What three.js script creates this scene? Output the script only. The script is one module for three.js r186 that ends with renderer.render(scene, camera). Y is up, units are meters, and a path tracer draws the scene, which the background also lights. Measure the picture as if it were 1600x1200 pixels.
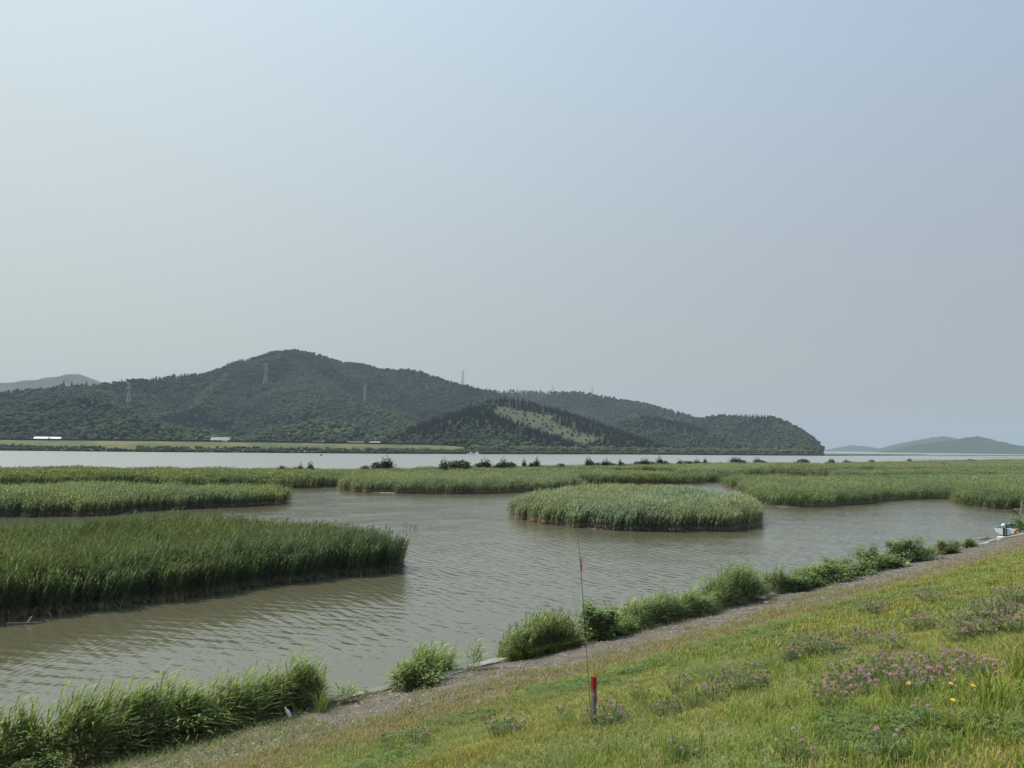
import * as THREE from 'three';
import { mergeGeometries } from 'three/addons/utils/BufferGeometryUtils.js';
import { ImprovedNoise } from 'three/addons/math/ImprovedNoise.js';

// ---------------------------------------------------------------- camera, sky, sun, air, exposure
const scene = new THREE.Scene();
const camera = new THREE.PerspectiveCamera(55.9, 4 / 3, 0.1, 30000);
camera.position.set(0, 7, 0);                                   // eye on the levee, 7 m above the water
camera.rotation.set(THREE.MathUtils.degToRad(4.98), 0, THREE.MathUtils.degToRad(0.6), 'YXZ');

const renderer = new THREE.WebGLRenderer({ antialias: true });
renderer.setSize(1024, 768);
renderer.toneMapping = THREE.LinearToneMapping;
renderer.toneMappingExposure = 1.0;
renderer.shadowMap.enabled = true;

const SUN_AZ = THREE.MathUtils.degToRad(-62), SUN_EL = THREE.MathUtils.degToRad(58);
const sunDir = new THREE.Vector3(Math.sin(SUN_AZ) * Math.cos(SUN_EL), Math.sin(SUN_EL), -Math.cos(SUN_AZ) * Math.cos(SUN_EL));
{
  // hazy summer sky: even air, brighter round the sun, a little bluer overhead
  const W = 512, H = 256, data = new Float32Array(W * H * 4);
  const base = [0.192, 0.2, 0.252], mie = [0.267, 0.282, 0.206], up = [-0.19, -0.022, 0.335], g = 0.3;
  for (let r = 0; r < H; r++) for (let c = 0; c < W; c++) {
    const el = ((r + 0.5) / H - 0.5) * Math.PI, az = ((c + 0.5) / W - 0.5) * 2 * Math.PI;
    const x = Math.cos(az) * Math.cos(el), y = Math.max(0, Math.sin(el)), z = Math.sin(az) * Math.cos(el);
    const cs = x * sunDir.x + Math.sin(el) * sunDir.y + z * sunDir.z, ph = 1 / Math.pow(1 + g * g - 2 * g * cs, 1.5);
    for (let k = 0; k < 3; k++) data[(r * W + c) * 4 + k] = Math.max(0.05, base[k] + mie[k] * ph + up[k] * y);
    data[(r * W + c) * 4 + 3] = 1;
  }
  const sky = new THREE.DataTexture(data, W, H, THREE.RGBAFormat, THREE.FloatType);
  sky.mapping = THREE.EquirectangularReflectionMapping; sky.magFilter = sky.minFilter = THREE.LinearFilter;
  sky.colorSpace = THREE.LinearSRGBColorSpace; sky.needsUpdate = true;
  scene.background = sky; scene.environment = sky;
}
const sun = new THREE.DirectionalLight(new THREE.Color(1.0, 0.95, 0.86), 4.3);
sun.position.copy(sunDir).multiplyScalar(400); sun.target.position.set(0, 0, 0);
sun.castShadow = true; sun.shadow.radius = 3; sun.shadow.mapSize.set(4096, 4096);
Object.assign(sun.shadow.camera, { left: -160, right: 160, top: 160, bottom: -160, near: 10, far: 1200 });
scene.add(sun, sun.target);
scene.fog = new THREE.FogExp2(new THREE.Color(0.73, 0.87, 1.0), 0.00012);

// ---------------------------------------------------------------- helpers
function rng(seed) { let a = seed >>> 0; return () => { a = (a + 0x6D2B79F5) | 0; let t = Math.imul(a ^ (a >>> 15), 1 | a); t = (t + Math.imul(t ^ (t >>> 7), 61 | t)) ^ t; return ((t ^ (t >>> 14)) >>> 0) / 4294967296; }; }
const perlin = new ImprovedNoise();
const noise = (x, z, k = 0.37) => perlin.noise(x, k, z);
const fbm = (x, z, o = 4, k = 0.37) => { let s = 0, a = 0.5, f = 1; for (let i = 0; i < o; i++) { s += a * noise(x * f, z * f, k + i * 1.7); a *= 0.5; f *= 2.03; } return s; };
const lerp = (a, b, t) => a + (b - a) * t, clamp = (x, a = 0, b = 1) => Math.min(b, Math.max(a, x));
const smooth = (a, b, x) => { const t = clamp((x - a) / (b - a)); return t * t * (3 - 2 * t); };
const V = (x, y, z) => new THREE.Vector3(x, y, z);
const C = (r, g, b) => new THREE.Color().setRGB(r, g, b);

class MB { // collects triangles with a colour per vertex; build() makes ONE mesh
  constructor() { this.p = []; this.c = []; }
  tri(a, b, c, ca, cb = ca, cc = ca) { this.p.push(a.x, a.y, a.z, b.x, b.y, b.z, c.x, c.y, c.z); for (const q of [ca, cb, cc]) this.c.push(q[0], q[1], q[2]); }
  quad(a, b, c, d, ca, cb = ca, cc = ca, cd = ca) { this.tri(a, b, c, ca, cb, cc); this.tri(a, c, d, ca, cc, cd); }
  geo() {
    const g = new THREE.BufferGeometry();
    g.setAttribute('position', new THREE.Float32BufferAttribute(this.p, 3));
    g.setAttribute('color', new THREE.Float32BufferAttribute(this.c, 3));
    g.computeVertexNormals();
    return g;
  }
}
const names = {};
function numbered(n) { const k = names[n] = (names[n] ?? -1) + 1; return k ? `${n}_${String(k).padStart(3, '0')}` : n; }
function tag(o, label, category, group, kind) { if (label) o.userData.label = label; if (category) o.userData.category = category; if (group) o.userData.group = group; if (kind) o.userData.kind = kind; return o; }
function shade(o) { o.castShadow = true; o.receiveShadow = true; return o; }
function mesh(name, geo, mat, parent = scene) { const m = shade(new THREE.Mesh(geo, mat)); m.name = parent === scene ? numbered(name) : name; parent.add(m); return m; }
function thing(name, label, category, pos = [0, 0, 0], turn = 0, group) { const o = new THREE.Group(); o.name = numbered(name); o.position.set(...pos); o.rotation.y = turn; scene.add(o); return tag(o, label, category, group); }
function structure(name, geo, mat, label) { const m = mesh(name, geo, mat); return tag(m, label, null, null, 'structure'); }
function copies(name, geo, mat, list, parent) { // list: [matrix, color]
  const im = new THREE.InstancedMesh(geo, mat, list.length);
  list.forEach(([m, c], i) => { im.setMatrixAt(i, m); if (c) im.setColorAt(i, c); });
  im.name = name; shade(im); im.userData.kind = 'stuff'; parent.add(im); return im;
}
const _q = new THREE.Quaternion(), _e = new THREE.Euler();
function place(x, y, z, turn, sx, sy = sx, sz = sx, tx = 0, tz = 0) { _e.set(tx, turn, tz, 'YXZ'); return new THREE.Matrix4().compose(V(x, y, z), _q.setFromEuler(_e), V(sx, sy, sz)); }
function tube(pts, r0, r1, sides = 5) { // tapered stick along points
  const b = [], n = pts.length; const pos = [], idx = [];
  for (let i = 0; i < n; i++) {
    const d = (i < n - 1 ? pts[i + 1].clone().sub(pts[i]) : pts[i].clone().sub(pts[i - 1])).normalize();
    const u = Math.abs(d.y) > 0.9 ? V(1, 0, 0) : V(0, 1, 0), a = u.clone().cross(d).normalize(), c = d.clone().cross(a), r = lerp(r0, r1, i / (n - 1));
    for (let k = 0; k < sides; k++) { const t = k / sides * 2 * Math.PI, q = pts[i].clone().addScaledVector(a, Math.cos(t) * r).addScaledVector(c, Math.sin(t) * r); pos.push(q.x, q.y, q.z); }
  }
  for (let i = 0; i < n - 1; i++) for (let k = 0; k < sides; k++) { const a = i * sides + k, b2 = i * sides + (k + 1) % sides; idx.push(a, b2, a + sides, b2, b2 + sides, a + sides); }
  const e = pos.length / 3; pos.push(pts[0].x, pts[0].y, pts[0].z, pts[n - 1].x, pts[n - 1].y, pts[n - 1].z);
  for (let k = 0; k < sides; k++) { idx.push(e, (k + 1) % sides, k); const o = (n - 1) * sides; idx.push(e + 1, o + k, o + (k + 1) % sides); }
  const g = new THREE.BufferGeometry(); g.setAttribute('position', new THREE.Float32BufferAttribute(pos, 3)); g.setIndex(idx); g.computeVertexNormals(); return g;
}
const bar = (a, b, w, sides = 4) => tube([V(...a), V(...b)], w, w, sides);
const box = (w, h, d, x = 0, y = 0, z = 0) => new THREE.BoxGeometry(w, h, d).translate(x, y, z);
const merge = (l) => mergeGeometries(l.map((g) => { const q = g.index ? g.toNonIndexed() : g; for (const k of Object.keys(q.attributes)) if (k !== 'position' && k !== 'normal') q.deleteAttribute(k); return q; }));
function inPoly(x, z, P) { let s = false; for (let i = 0, j = P.length - 1; i < P.length; j = i++) { const [a, b] = P[i], [c, d] = P[j]; if ((b > z) !== (d > z) && x < (c - a) * (z - b) / (d - b) + a) s = !s; } return s; }
function segDist(x, z, a, b, c, d) { const ux = c - a, uz = d - b, t = clamp(((x - a) * ux + (z - b) * uz) / (ux * ux + uz * uz)); return [Math.hypot(x - a - t * ux, z - b - t * uz), t]; }
function polyDist(x, z, P) { let m = 1e9; for (let i = 0, j = P.length - 1; i < P.length; j = i++) m = Math.min(m, segDist(x, z, ...P[i], ...P[j])[0]); return inPoly(x, z, P) ? m : -m; }
const flat = (o) => new THREE.MeshStandardMaterial({ roughness: 0.9, side: THREE.DoubleSide, ...o });
const leafy = (t = 0.35) => new THREE.MeshPhysicalMaterial({ vertexColors: true, roughness: 1, side: THREE.DoubleSide, transmission: t, thickness: 0, specularIntensity: 0.5 });
function texture(n, fn, srgb) { const d = new Uint8Array(n * n * 4); for (let y = 0; y < n; y++) for (let x = 0; x < n; x++) { const v = fn(x / n, y / n); d.set([v[0], v[1], v[2], 255], (y * n + x) * 4); } const t = new THREE.DataTexture(d, n, n); t.wrapS = t.wrapT = THREE.RepeatWrapping; t.magFilter = t.minFilter = THREE.LinearFilter; if (srgb) t.colorSpace = THREE.SRGBColorSpace; t.needsUpdate = true; return t; }

// tiling noise for textures: lattice noise wrapped at n cells
function tileNoise(seed) { const R = rng(seed), T = Array.from({ length: 4096 }, R); return (x, y, n) => { x *= n; y *= n; const i = Math.floor(x), j = Math.floor(y), f = x - i, g = y - j, s = f * f * (3 - 2 * f), t = g * g * (3 - 2 * g), h = (a, b) => T[(((a % n + n) % n) * 131 + ((b % n + n) % n) * 977 + n * 57) & 4095]; return lerp(lerp(h(i, j), h(i + 1, j), s), lerp(h(i, j + 1), h(i + 1, j + 1), s), t); }; }

// ---------------------------------------------------------------- near levee: profile across (s, towards the water) and along (t)
const DT = [0.754, -0.657], DN = [-0.657, -0.754];
const world = (s, t) => [s * DN[0] + t * DT[0], s * DN[1] + t * DT[1]];
const sOf = (x, z) => x * DN[0] + z * DN[1], tOf = (x, z) => x * DT[0] + z * DT[1];
const PROFILE = [[-40, 1.5], [-12, 5.5], [-8, 5.6], [-0.8, 5.62], [0, 5.4], [11.2, 2.04], [12.2, 1.78], [15.4, 1.12], [15.9, 1.0], [16.6, 0.45], [17.4, -0.4], [20, -0.9]];
function profile(s) { let i = 1; while (i < PROFILE.length - 1 && PROFILE[i][0] < s) i++; const [a, b] = PROFILE[i - 1], [c, d] = PROFILE[i]; return lerp(b, d, clamp((s - a) / (c - a))); }
const bankBump = (s, t) => 0.10 * fbm(s * 0.35, t * 0.35, 3, 2.1) + 0.05 * noise(s * 1.7, t * 1.7, 5.2);
const ground = (s, t) => profile(s) + bankBump(s, t) * (s > 15 ? 0.4 : 1);
const grassEdge = (t) => 11.5 + 0.55 * noise(t * 0.21, 3.3, 1.2) + 0.25 * noise(t * 0.9, 1.3, 4.4);

function strip(s0, s1, ns, ts, yfn) { // a sheet in (s,t)
  const pos = [], uv = [], idx = [], nt = ts.length;
  for (let j = 0; j < nt; j++) for (let i = 0; i <= ns; i++) { const a = s0(ts[j]), b = s1(ts[j]), s = lerp(a, b, i / ns), [x, z] = world(s, ts[j]); pos.push(x, yfn(s, ts[j]), z); uv.push(s / 4, ts[j] / 4); }
  for (let j = 0; j < nt - 1; j++) for (let i = 0; i < ns; i++) { const a = j * (ns + 1) + i, b = a + ns + 1; idx.push(a, a + 1, b, a + 1, b + 1, b); }
  const g = new THREE.BufferGeometry(); g.setAttribute('position', new THREE.Float32BufferAttribute(pos, 3)); g.setAttribute('uv', new THREE.Float32BufferAttribute(uv, 2)); g.setIndex(idx); g.computeVertexNormals(); return g;
}
const ts = []; for (let t = -60; t < -12; t += 6) ts.push(t); for (let t = -12; t < 70; t += 0.35) ts.push(t); for (let t = 70; t <= 700; t += 10) ts.push(t);
const tn = tileNoise(11);
const grassSoil = texture(512, (x, y) => { const a = tn(x, y, 8) * 0.4 + tn(x, y, 32) * 0.35 + tn(x, y, 128) * 0.25, b = tn(y, x, 16); return [62 + 60 * a + 12 * b, 72 + 62 * a, 30 + 26 * a]; }, true);
const gravelTex = texture(1024, (x, y) => { const a = tn(x, y, 12), f = tn(x, y, 256), m = tn(y, x, 96), k = tn(x + 0.3, y, 180) > 0.86 ? 48 : 0, v = 50 + 24 * a + 36 * f + 18 * m + k; return [v * 1.05, v * 0.95, v * 0.8]; }, true);
const gravelBump = texture(512, (x, y) => { const v = 255 * (0.5 * tn(x, y, 128) + 0.3 * tn(x, y, 48) + 0.2 * tn(x, y, 250)); return [v, v, v]; });
structure('levee_slope', strip(() => -40, grassEdge, 130, ts, ground), flat({ map: grassSoil, side: THREE.FrontSide }), 'grassy near levee slope running down to the water');
structure('gravel_path', strip(grassEdge, () => 20, 40, ts, ground), flat({ map: gravelTex, bumpMap: gravelBump, bumpScale: 0.02, side: THREE.FrontSide }), 'brown gravel track along the foot of the levee');

// ---------------------------------------------------------------- river
{
  const N = 1024, TILE = 12, R = rng(77), waves = [];
  for (let i = 0; i < 46; i++) { // ripples driven by a breeze from the left
    const L = 0.21 * Math.pow(5, R()), th = 0.75 + (R() + R() + R() - 1.5) * 0.85, k = TILE / L, kx = Math.round(k * Math.cos(th)), ky = Math.round(k * Math.sin(th));
    if (kx || ky) waves.push([kx, ky, R() * 6.28, 0.011 + 0.012 * R()]);
  }
  for (let i = 0; i < 30; i++) { const a = R() * 6.28, k = 50 + 60 * R(); waves.push([Math.round(k * Math.cos(a)), Math.round(k * Math.sin(a)), R() * 6.28, 0.007]); }
  const S = new Float32Array(N), Cn = new Float32Array(N); for (let i = 0; i < N; i++) { S[i] = Math.sin(i / N * 2 * Math.PI); Cn[i] = Math.cos(i / N * 2 * Math.PI); }
  const d = new Uint8Array(N * N * 4), ph = waves.map((w) => Math.round(w[2] / 6.2832 * N)), km = waves.map((w) => Math.hypot(w[0], w[1]));
  for (let y = 0; y < N; y++) for (let x = 0; x < N; x++) {
    let gx = 0, gy = 0;
    for (let i = 0; i < waves.length; i++) { const w = waves[i], j = ((w[0] * x + w[1] * y + ph[i]) % N + N) % N, s = w[3] * (Cn[j] * (1 + 0.7 * S[j])) * 1.6; gx += s * w[0] / km[i]; gy += s * w[1] / km[i]; }
    const l = Math.hypot(gx, gy, 1), o = (y * N + x) * 4; d[o] = 127.5 - 127.5 * gx / l; d[o + 1] = 127.5 - 127.5 * gy / l; d[o + 2] = 127.5 + 127.5 / l; d[o + 3] = 255;
  }
  const nm = new THREE.DataTexture(d, N, N); nm.wrapS = nm.wrapT = THREE.RepeatWrapping; nm.magFilter = nm.minFilter = THREE.LinearFilter; nm.needsUpdate = true;
  const axis = (lo, a, b, hi, step) => { const o = []; for (let i = 12; i > 0; i--) o.push(a - (a - lo) * Math.pow(i / 12, 3)); for (let v = a; v < b; v += step) o.push(v); for (let i = 0; i <= 12; i++) o.push(b + (hi - b) * Math.pow(i / 12, 3)); return o; };
  const X = axis(-9000, -110, 150, 12000, 1.3), Z = axis(-12000, -220, -2, 900, 1.3), pos = [], nor = [], uv = [], idx = [];
  for (const z of Z) for (const x of X) {
    const e = 0.6, q = (a, b) => 0.05 * noise(a * 0.16, b * 0.16, 8.1) + 0.035 * noise(a * 0.42 + 5, b * 0.42, 3.1) + 0.25 * noise(a * 0.03, b * 0.03, 6.6), h = q(x, z), fade = Math.abs(x) < 160 && z > -230 ? 1 : 0;
    const n = V((h - q(x + e, z)) / e * fade, 1, (h - q(x, z + e)) / e * fade).normalize();
    pos.push(x, 0, z); nor.push(n.x, n.y, n.z); uv.push(x / TILE, -z / TILE);
  }
  // the open river beyond the reeds lies calmer than the wind-ruffled lagoon in front of them; the seam runs under the reed beds
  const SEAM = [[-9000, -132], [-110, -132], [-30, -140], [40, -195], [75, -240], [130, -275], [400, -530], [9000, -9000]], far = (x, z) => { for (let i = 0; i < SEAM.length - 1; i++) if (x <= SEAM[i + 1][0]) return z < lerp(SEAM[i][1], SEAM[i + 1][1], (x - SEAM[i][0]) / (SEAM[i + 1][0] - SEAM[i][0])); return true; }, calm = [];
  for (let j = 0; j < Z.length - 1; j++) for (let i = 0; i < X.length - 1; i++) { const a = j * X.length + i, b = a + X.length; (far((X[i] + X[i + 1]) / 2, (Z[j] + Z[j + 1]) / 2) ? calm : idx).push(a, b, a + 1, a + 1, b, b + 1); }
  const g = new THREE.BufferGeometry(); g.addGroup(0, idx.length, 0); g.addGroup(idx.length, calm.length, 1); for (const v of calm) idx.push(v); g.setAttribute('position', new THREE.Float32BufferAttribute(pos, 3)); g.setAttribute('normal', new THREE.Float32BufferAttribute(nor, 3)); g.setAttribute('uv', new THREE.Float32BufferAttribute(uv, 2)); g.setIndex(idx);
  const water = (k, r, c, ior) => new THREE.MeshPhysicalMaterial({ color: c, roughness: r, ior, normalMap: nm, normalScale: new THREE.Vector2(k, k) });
  structure('river_water', g, [water(0.5, 0.13, C(0.108, 0.102, 0.06), 1.95), water(0.15, 0.3, C(0.24, 0.24, 0.21), 1.95)], 'brown rippled river water');  // second, far material: bright sky reflection is put into its paler base colour
}

// ---------------------------------------------------------------- far bank and hills
const SHORE = [[-900, -620], [-484, -579], [-404, -574], [-305, -578], [-212, -604], [-111, -632], [-24, -691], [69, -776], [148, -836], [225, -850], [315, -892], [411, -950], [470, -1010], [560, -1250], [700, -1800]];
const plainMat = flat({ color: C(0.07, 0.10, 0.035) });
{
  const s = new THREE.Shape(); s.moveTo(SHORE[0][0], -SHORE[0][1]); for (const [x, z] of SHORE.slice(1)) s.lineTo(x, -z); s.lineTo(900, 3200); s.lineTo(-3800, 5200); s.lineTo(-4200, 1500);
  structure('far_plain', new THREE.ShapeGeometry(s).rotateX(-Math.PI / 2).translate(0, 0.9, 0), plainMat, 'flat land on the far side of the river');
}
const CREST = [[-900, 8.3, -690], [-478, 8.3, -632], [-429, 8.4, -622], [-318, 8.7, -623], [-221, 8.8, -650], [-121, 8.4, -692], [-76, 8.1, -731], [-27, 5.6, -789], [16, 2.6, -850]];
const FOOT = [[-900, -620], [-484, -579], [-404, -574], [-305, -578], [-205, -606], [-105, -636], [-56, -669], [-8, -705], [40, -748]];
{
  const mb = new MB(), R = rng(5), rows = [];
  const n = CREST.length; 
  for (let i = 0; i < n - 1; i++) for (let k = 0; k < 24; k++) {
    const t = k / 24, c = CREST[i].map((v, a) => lerp(v, CREST[i + 1][a], t)), f = FOOT[i].map((v, a) => lerp(v, FOOT[i + 1][a], t));
    const at = (u, y) => V(lerp(f[0], c[0], u), y + 0.25 * fbm(f[0] * 0.05, u * 9, 3, 7), lerp(f[1], c[2], u)), h = c[1];
    rows.push([at(-0.05, -0.8), at(0.03, 0.8), at(0.2, 1.8), at(0.42, 2.4), at(0.55, h * 0.42 + 0.6), at(0.7, h * 0.64 + 0.5), at(0.85, h * 0.84), at(1, h), at(1.12, h), at(1.55, 1.2)]);
  }
  const col = (p, u) => { const a = fbm(p.x * 0.045, p.z * 0.06, 3, 3.3) + 0.6 * fbm(p.x * 0.012, u * 3, 2, 9.1), y = clamp(0.45 + 1.9 * a); return [lerp(0.045, 0.14, y), lerp(0.072, 0.125, y), lerp(0.014, 0.02, y)]; };
  for (let i = 0; i < rows.length - 1; i++) for (let k = 0; k < rows[i].length - 1; k++) { const a = rows[i][k], b = rows[i + 1][k], c = rows[i + 1][k + 1], d = rows[i][k + 1]; mb.quad(a, b, c, d, col(a, k), col(b, k), col(c, k + 1), col(d, k + 1)); }
  structure('far_levee', mb.geo(), flat({ vertexColors: true }), 'long grassy levee across the river');
}
const barkMat = flat({ color: C(0.07, 0.055, 0.04) });
const forestLeaf = new THREE.MeshStandardMaterial({ vertexColors: true, roughness: 1, side: THREE.DoubleSide });
function lumpyCrown(seed, lumps = 6) { // broadleaf crown about 1 high, made of uneven clumps
  const R = rng(seed), out = [];
  for (let i = 0; i < lumps; i++) {
    const g = new THREE.IcosahedronGeometry(0.2 + 0.14 * R(), 1), p = g.attributes.position, c = [], o = V((R() - 0.5) * 0.6, 0.35 + 0.45 * R(), (R() - 0.5) * 0.6);
    if (!i) o.set(0, 0.42, 0);
    for (let k = 0; k < p.count; k++) { const v = V().fromBufferAttribute(p, k), j = 1 + 0.6 * noise(v.x * 9 + i, v.z * 9, v.y * 9 + seed); v.multiplyScalar(j); p.setXYZ(k, v.x + o.x, v.y * 0.85 + o.y, v.z + o.z); }
    for (let k = 0; k < p.count; k += 3) { const t = 0.75 + 0.5 * R(); for (let q = 0; q < 3; q++) c.push(t, t, t * 0.95); }
    g.deleteAttribute('uv'); g.setAttribute('color', new THREE.Float32BufferAttribute(c, 3)); g.computeVertexNormals(); out.push(g);
  }
  return mergeGeometries(out);
}
function conifer(seed) { // spire of ragged whorls, 1 high
  const R = rng(seed), mb = new MB();
  for (let l = 0; l < 6; l++) { const y0 = 0.12 + l * 0.135, r = 0.2 * (1 - l / 6.6), y1 = y0 + 0.26, n = 8; for (let k = 0; k < n; k++) { const a = (k + 0.3 * R()) / n * 6.283, b = (k + 0.75) / n * 6.283, ra = r * (0.7 + 0.6 * R()), rb = r * (0.5 + 0.4 * R()), t = 0.75 + 0.5 * R(); mb.tri(V(Math.cos(a) * ra, y0 - 0.03 * R(), Math.sin(a) * ra), V(Math.cos(b) * rb, y0 + 0.05, Math.sin(b) * rb), V(0, y1, 0), [t, t, t]); const e = (k + 1.3) / n * 6.283; mb.tri(V(Math.cos(b) * rb, y0 + 0.05, Math.sin(b) * rb), V(Math.cos(e) * ra, y0 - 0.02, Math.sin(e) * ra), V(0, y1, 0), [t, t, t]); } }
  for (let k = 0; k < 4; k++) { const a = k / 4 * 6.283, b = (k + 1) / 4 * 6.283; mb.tri(V(Math.cos(a) * 0.02, 0, Math.sin(a) * 0.02), V(Math.cos(b) * 0.02, 0, Math.sin(b) * 0.02), V(0, 0.5, 0), [0.9, 0.7, 0.5]); }
  return mb.geo();
}
const CROWNS = [lumpyCrown(3), lumpyCrown(8), lumpyCrown(15)], SPIRES = [conifer(4), conifer(9)];
function ridges(polys, k, p, w0) { // height of a hill range at (x,z) from its ridge lines
  return (x, z) => { let s = 0, big = 0, ratio = 0; for (const P of polys) { let best = 0; for (let i = 0; i < P.length - 1; i++) { const a = P[i], b = P[i + 1], [d, t] = segDist(x, z, a[0], a[2], b[0], b[2]), h = lerp(a[1], b[1], t), v = h * Math.pow(Math.max(0, 1 - d / (k * h + w0)), p); if (v > best) best = v; if (v > big) { big = v; ratio = v / h; } } s += Math.pow(best, 5); } return [Math.pow(s, 0.2), ratio]; };
}
const heightOf = {};
function hill(key, label, polys, o) {
  const H0 = ridges(polys, o.k, o.p ?? 1.25, o.w0 ?? 30), top = Math.max(...polys.flat().map((q) => q[1]));
  const H = (x, z) => { const [h, u] = H0(x, z); if (h <= 0.01) return -3; const sc = o.scale ?? 160, gully = 0.5 - Math.abs(noise(x / sc * 0.9 + 3, z / sc * 0.6, 5.3)) * 2.2; return h * (1 + (o.rough ?? 0.22) * (fbm(x / sc, z / sc, 3, 1.9) * 1.6 - (o.gully ?? 0.9) * Math.max(0, gully)) * 4.6 * u * Math.max(0, 1 - u)) - 0.5; };
  heightOf[key] = H;
  const all = polys.flat(), m = o.k * top + 40, x0 = Math.min(...all.map((q) => q[0])) - m * 0.7, x1 = Math.max(...all.map((q) => q[0])) + m * 0.7, z0 = Math.min(...all.map((q) => q[2])) - m * 0.5, z1 = Math.max(...all.map((q) => q[2])) + m * 0.8;
  const st = o.cell, nx = Math.ceil((x1 - x0) / st), nz = Math.ceil((z1 - z0) / st), pos = [], col = [], idx = [];
  for (let j = 0; j <= nz; j++) for (let i = 0; i <= nx; i++) { const x = x0 + i * st, z = z0 + j * st, y = H(x, z); pos.push(x, y, z); const c = o.ground ? o.ground(x, z, y) : [0.03, 0.05, 0.02]; col.push(...c); }
  for (let j = 0; j < nz; j++) for (let i = 0; i < nx; i++) { const a = j * (nx + 1) + i, b = a + nx + 1; if (Math.max(pos[a * 3 + 1], pos[a * 3 + 4], pos[b * 3 + 1], pos[b * 3 + 4]) < 0) continue; idx.push(a, b, a + 1, a + 1, b, b + 1); }
  const g = new THREE.BufferGeometry(); g.setAttribute('position', new THREE.Float32BufferAttribute(pos, 3)); g.setAttribute('color', new THREE.Float32BufferAttribute(col, 3)); g.setIndex(idx); g.computeVertexNormals();
  structure('hill', g, flat({ vertexColors: true, roughness: 1 }), label);
  if (!o.trees) return;
  const R = rng(o.seed ?? 1), lists = [[], [], [], [], []], sp = o.trees;
  for (let z = z0; z < z1; z += sp) for (let x = x0; x < x1; x += sp) {
    const px = x + (R() - 0.5) * sp * 1.3, pz = z + (R() - 0.5) * sp * 1.3, y = H(px, pz), r1 = R(), r2 = R(), r3 = R(), r4 = R();
    if (y < 1.2) continue; const open = o.bare && o.bare(px, pz); if (open && r4 > 0.2) continue;
    // leave out what the hill itself hides
    let hid = false; const L = Math.hypot(px, pz); for (let q = 1; q < 9; q++) { const f = 1 - q * 26 / L, hy = H(px * f, pz * f), line = 7 + (y + 9 - 7) * f; if (hy + 3 > line + 4) { hid = true; break; } }
    if (hid) continue;
    const kind = (o.mix ? o.mix(px, pz, y) : 0.5) + 1.3 * fbm(px / 130, pz / 130, 3, 6.6) + 0.25 * (r1 - 0.5), con = kind > 0.55;
    const hgt = (con ? 9.5 : 9) * (0.65 + 0.6 * r2) * (o.size ?? 1), wid = (con ? 10 : 9.5) * (0.8 + 0.5 * r3) * (o.size ?? 1), v = (0.72 + 0.55 * r4) * (o.bright ? o.bright(px, pz) : 1), w = clamp(fbm(px / 75, pz / 75, 3, 4.4) * 1.8, -0.8, 0.9);
    const c = con ? C(0.012 * v, 0.022 * v, 0.015 * v) : C((0.027 + 0.027 * w) * v, (0.045 + 0.03 * w) * v, (0.019 + 0.007 * w) * v);
    const low = open ? 0.3 : 1; lists[con && !open ? 3 + (r2 > 0.5) : Math.floor(r3 * 2.99)].push([place(px, y - 1 * low, pz, r1 * 6.28, wid * low, hgt * low, wid * low), c]);
  }
  const f = thing('hillside_forest', 'woodland covering the ' + label, null); f.userData.kind = 'stuff';
  lists.forEach((l, i) => l.length && copies(i < 3 ? 'broadleaf_crowns' : 'conifer_crowns', i < 3 ? CROWNS[i] : SPIRES[i - 3], forestLeaf, l, f));
}
hill('main', 'long wooded mountain with the highest peak, left of centre', [
  [[-1072, 62, -1187], [-967, 77, -1212], [-868, 83, -1223], [-831, 92, -1249], [-781, 99, -1257], [-740, 105, -1282], [-715, 113, -1319], [-701, 121, -1349], [-681, 123, -1448], [-655, 146, -1569], [-638, 190, -1705], [-596, 227, -1804], [-558, 237, -1837], [-497, 228, -1855], [-437, 208, -1849], [-386, 208, -1840], [-325, 193, -1821], [-257, 192, -1802], [-220, 182, -1766], [-151, 154, -1693], [-71, 129, -1598], [-13, 103, -1500]],
  [[-725, 26, -892], [-653, 40, -922], [-619, 51, -945], [-572, 62, -963], [-492, 42, -927], [-409, 18, -858], [-346, 2, -787]],
  [[-432, 17, -790], [-408, 31, -802], [-380, 23, -805], [-347, 6, -787]],
  [[-530, 190, -1760], [-443, 146, -1558], [-314, 98, -1364], [-209, 57, -1182], [-139, 28, -1051], [-89, 7, -926]],
  [[-618, 140, -1580], [-572, 101, -1387], [-505, 47, -1143], [-454, 19, -980]],
  [[-282, 13, -855], [-262, 22, -861], [-228, 31, -860], [-196, 19, -858], [-174, 5, -842]],
], { k: 2.6, p: 1.15, w0: 36, rough: 0.42, gully: 1.1, scale: 190, cell: 12, trees: 5.7, seed: 21, bright: (x, z) => 1 + 0.75 * smooth(70, 20, segDist(x, z, -282, -855, -174, -842)[0]) + 0.5 * smooth(60, 20, segDist(x, z, -415, -798, -350, -788)[0]) + 0.35 * smooth(150, 20, segDist(x, z, -400, -1500, -160, -1090)[0]), mix: (x, z) => 0.42 - 0.35 * (z > -880 ? 1 : 0) - 0.25 * smooth(220, 0, segDist(x, z, -443, -1558, -139, -1051)[0]) });
hill('back', 'low ridge behind the cleared slope, carrying two pylons', [[[-351, 187, -2475], [-74, 188, -2399], [0, 187, -2350], [82, 186, -2299], [140, 174, -2246], [214, 171, -2190], [265, 155, -2134], [367, 134, -2068], [433, 105, -1953], [486, 83, -1889], [533, 60, -1824]]], { k: 2.4, rough: 0.36, cell: 14, trees: 7, seed: 31, mix: () => 0.35 });
const CLEAR = [[-93, 37, -956], [-53, 59, -999], [-18, 73, -1030], [18, 71, -1030], [54, 60, -1019], [89, 47, -996], [128, 31, -962], [162, 14, -916], [185, 2, -871]];
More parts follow.
